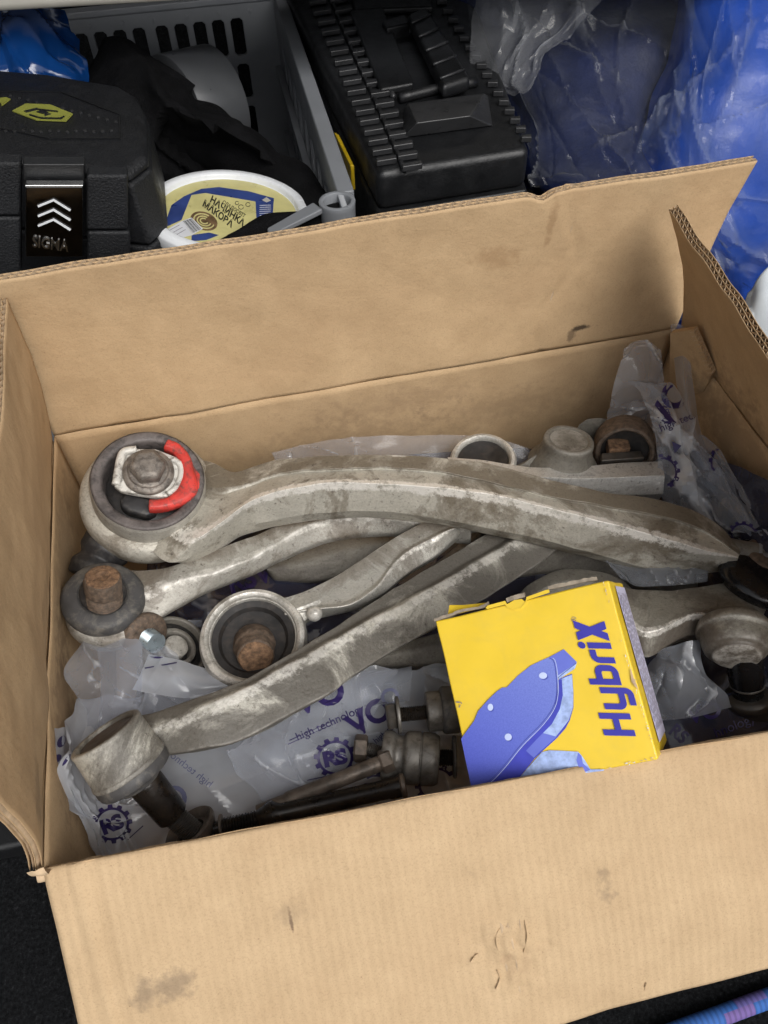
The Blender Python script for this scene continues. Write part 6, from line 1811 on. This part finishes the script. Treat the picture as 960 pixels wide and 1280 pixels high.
def right_heap():
    def Y(L): return [[UY(x, y, yy) for x, y, yy in r] for r in L]
    t = thing('blue_tarpaulin_bag', 'big blue tarpaulin bag filling the far right corner', 'bag', (0.62, 0.25, FLOOR))
    sheet('cover', Y([
        [(850, -60, 0.30), (872, -60, 0.26), (910, -60, 0.24), (960, -60, 0.22), (1020, -60, 0.22)],
        [(842, 30, 0.24), (868, 30, 0.20), (910, 30, 0.175), (960, 30, 0.165), (1020, 30, 0.17)],
        [(815, 130, 0.19), (855, 130, 0.15), (905, 130, 0.125), (960, 130, 0.12), (1020, 130, 0.13)],
        [(780, 220, 0.15), (845, 220, 0.11), (905, 230, 0.095), (960, 230, 0.095), (1030, 230, 0.10)],
        [(780, 300, 0.13), (850, 320, 0.095), (910, 330, 0.085), (965, 330, 0.09), (1040, 330, 0.10)],
        [(790, 420, 0.12), (860, 440, 0.10), (920, 450, 0.09), (980, 450, 0.10), (1050, 450, 0.11)],
    ]), M['blue_fabric'], t, 9, 0.006, 4, (8, 22), 6, smooth_deg=70)
    t = thing('navy_cover', 'dark navy crumpled cover beside the toolbox', 'bag', (0.5, 0.3, FLOOR))  # separate cover in a darker navy than the blue one beside it
    sheet('cover', Y([
        [(560, -60, 0.42), (640, -60, 0.38), (720, -60, 0.35), (800, -60, 0.32), (870, -60, 0.31)],
        [(570, 20, 0.36), (640, 25, 0.31), (715, 30, 0.27), (790, 30, 0.25), (862, 30, 0.26)],
        [(600, 90, 0.30), (650, 95, 0.25), (715, 100, 0.21), (785, 110, 0.20), (850, 120, 0.21)],
        [(640, 170, 0.24), (675, 170, 0.19), (725, 170, 0.16), (785, 180, 0.145), (840, 190, 0.17)],
        [(660, 240, 0.18), (690, 240, 0.13), (740, 235, 0.105), (790, 240, 0.10), (835, 250, 0.14)],
        [(665, 330, 0.16), (700, 330, 0.12), (745, 330, 0.10), (795, 330, 0.10), (840, 340, 0.13)],
    ]), M['navy'], t, 9, 0.008, 6, (7, 20), 6, smooth_deg=70)
    t = thing('plastic_bag', 'large clear wrinkled sheet thrown over the navy cover beside the toolbox', 'plastic bag', (0.48, 0.2, 0.0))
    sheet('film', Y([
        [(575, -60, 0.34), (650, -60, 0.31), (720, -60, 0.29), (800, -60, 0.27), (880, -60, 0.25)],
        [(588, 20, 0.29), (650, 18, 0.26), (715, 20, 0.23), (790, 24, 0.21), (868, 24, 0.19)],
        [(592, 72, 0.25), (652, 66, 0.215), (715, 70, 0.185), (785, 80, 0.165), (860, 90, 0.145)],
        [(634, 126, 0.20), (672, 124, 0.165), (722, 130, 0.14), (785, 140, 0.12), (850, 150, 0.105)],
        [(656, 180, 0.15), (690, 178, 0.12), (732, 180, 0.10), (788, 190, 0.085), (845, 196, 0.075)],
        [(668, 236, 0.10), (698, 236, 0.08), (740, 240, 0.07), (792, 240, 0.06), (845, 236, 0.055)],
    ]), M['film_clear'], t, 18, 0.009, 28, (10, 40), 8, edge=0.004, smooth_deg=22, folds=22, fh=0.008, fw=0.003)
    sheet('film_fold', Y([
        [(604, -40, 0.27), (690, -40, 0.25), (770, -40, 0.24)],
        [(590, 30, 0.245), (680, 25, 0.225), (745, 10, 0.225)],
        [(590, 82, 0.225), (640, 96, 0.195), (690, 60, 0.20)],
        [(640, 120, 0.185), (655, 112, 0.18), (672, 92, 0.185)],
    ]), M['film_haze'], t, 18, 0.007, 29, (12, 45), 8, edge=0.004, smooth_deg=22, folds=9, fh=0.007, fw=0.003)
    t = thing('plastic_bag', 'clear glossy polythene draped over the blue bag at the right edge', 'plastic bag', (0.6, 0.12, 0.0))
    sheet('film', Y([
        [(858, -60, 0.20), (885, -60, 0.19), (925, -60, 0.185), (985, -60, 0.17)],
        [(858, 30, 0.16), (885, 30, 0.145), (922, 30, 0.135), (985, 30, 0.12)],
        [(838, 110, 0.125), (870, 115, 0.105), (915, 120, 0.09), (985, 125, 0.085)],
        [(800, 175, 0.09), (850, 180, 0.075), (910, 190, 0.06), (990, 200, 0.06)],
        [(790, 240, 0.07), (850, 250, 0.055), (915, 270, 0.045), (1000, 280, 0.05)],
        [(820, 310, 0.065), (870, 330, 0.05), (930, 350, 0.04), (1010, 350, 0.05)],
        [(840, 400, 0.06), (880, 420, 0.05), (940, 430, 0.045), (1010, 430, 0.055)],
    ]), M['film_clear_blue'], t, 18, 0.010, 39, (10, 42), 9, smooth_deg=22, folds=22, fh=0.008, fw=0.003)
    t = thing('white_cloth', 'white quilted cloth beside the right flap', 'cloth', (0.62, 0.0, -0.1))
    sheet('cloth', Y([
        [(925, 392, 0.030), (945, 350, 0.028), (975, 325, 0.03), (1020, 310, 0.04)],
        [(922, 420, 0.020), (945, 385, 0.014), (980, 372, 0.012), (1030, 360, 0.02)],
        [(930, 455, 0.010), (955, 430, 0.002), (990, 420, 0.0), (1040, 410, 0.01)],
        [(950, 520, 0.0), (975, 500, -0.01), (1005, 490, -0.01), (1050, 480, 0.0)],
    ]), M['white_cloth'], t, 10, 0.006, 49, (8, 26), 6, smooth_deg=60, thick=0.002)
right_heap()

def bungee():
    mt, nt, b, out = new_mat('woven_cord')
    uv = N(nt, 'ShaderNodeTexCoord').outputs['UV']
    br = N(nt, 'ShaderNodeTexBrick', offset=0.5, i_Scale=1.0)
    br.inputs['Brick Width'].default_value = 0.020; br.inputs['Row Height'].default_value = 0.24; br.inputs['Mortar Size'].default_value = 0.0
    br.inputs['Color1'].default_value = (0.03, 0.12, 0.40, 1); br.inputs['Color2'].default_value = (0.50, 0.05, 0.05, 1); br.inputs['Bias'].default_value = -0.35
    nt.links.new(uv, br.inputs['Vector'])
    wv = N(nt, 'ShaderNodeTexWave', i_Scale=90.0); nt.links.new(uv, wv.inputs['Vector'])
    c = mixc(nt, 0.5, br.outputs['Color'], ramp(nt, wv.outputs['Fac'], [(0.2, (0.45, 0.45, 0.45)), (0.6, (1, 1, 1))]), 'MULTIPLY')
    nt.links.new(c, b.inputs['Base Color']); b.inputs['Roughness'].default_value = 0.8
    bump(nt, b, wv.outputs['Fac'], 0.25, 0.0006)
    P = [U(x, y, FLOOR + 0.006) for x, y in ((790, 1312), (850, 1288), (900, 1270), (960, 1248), (1030, 1226))]
    o = tube('bungee_cord', P, 0.0055, mt, None, 18, 6, uv=True)
    tag(o, 'blue and red woven elastic cord lying on the black carpet at the lower right', 'cord')
bungee()
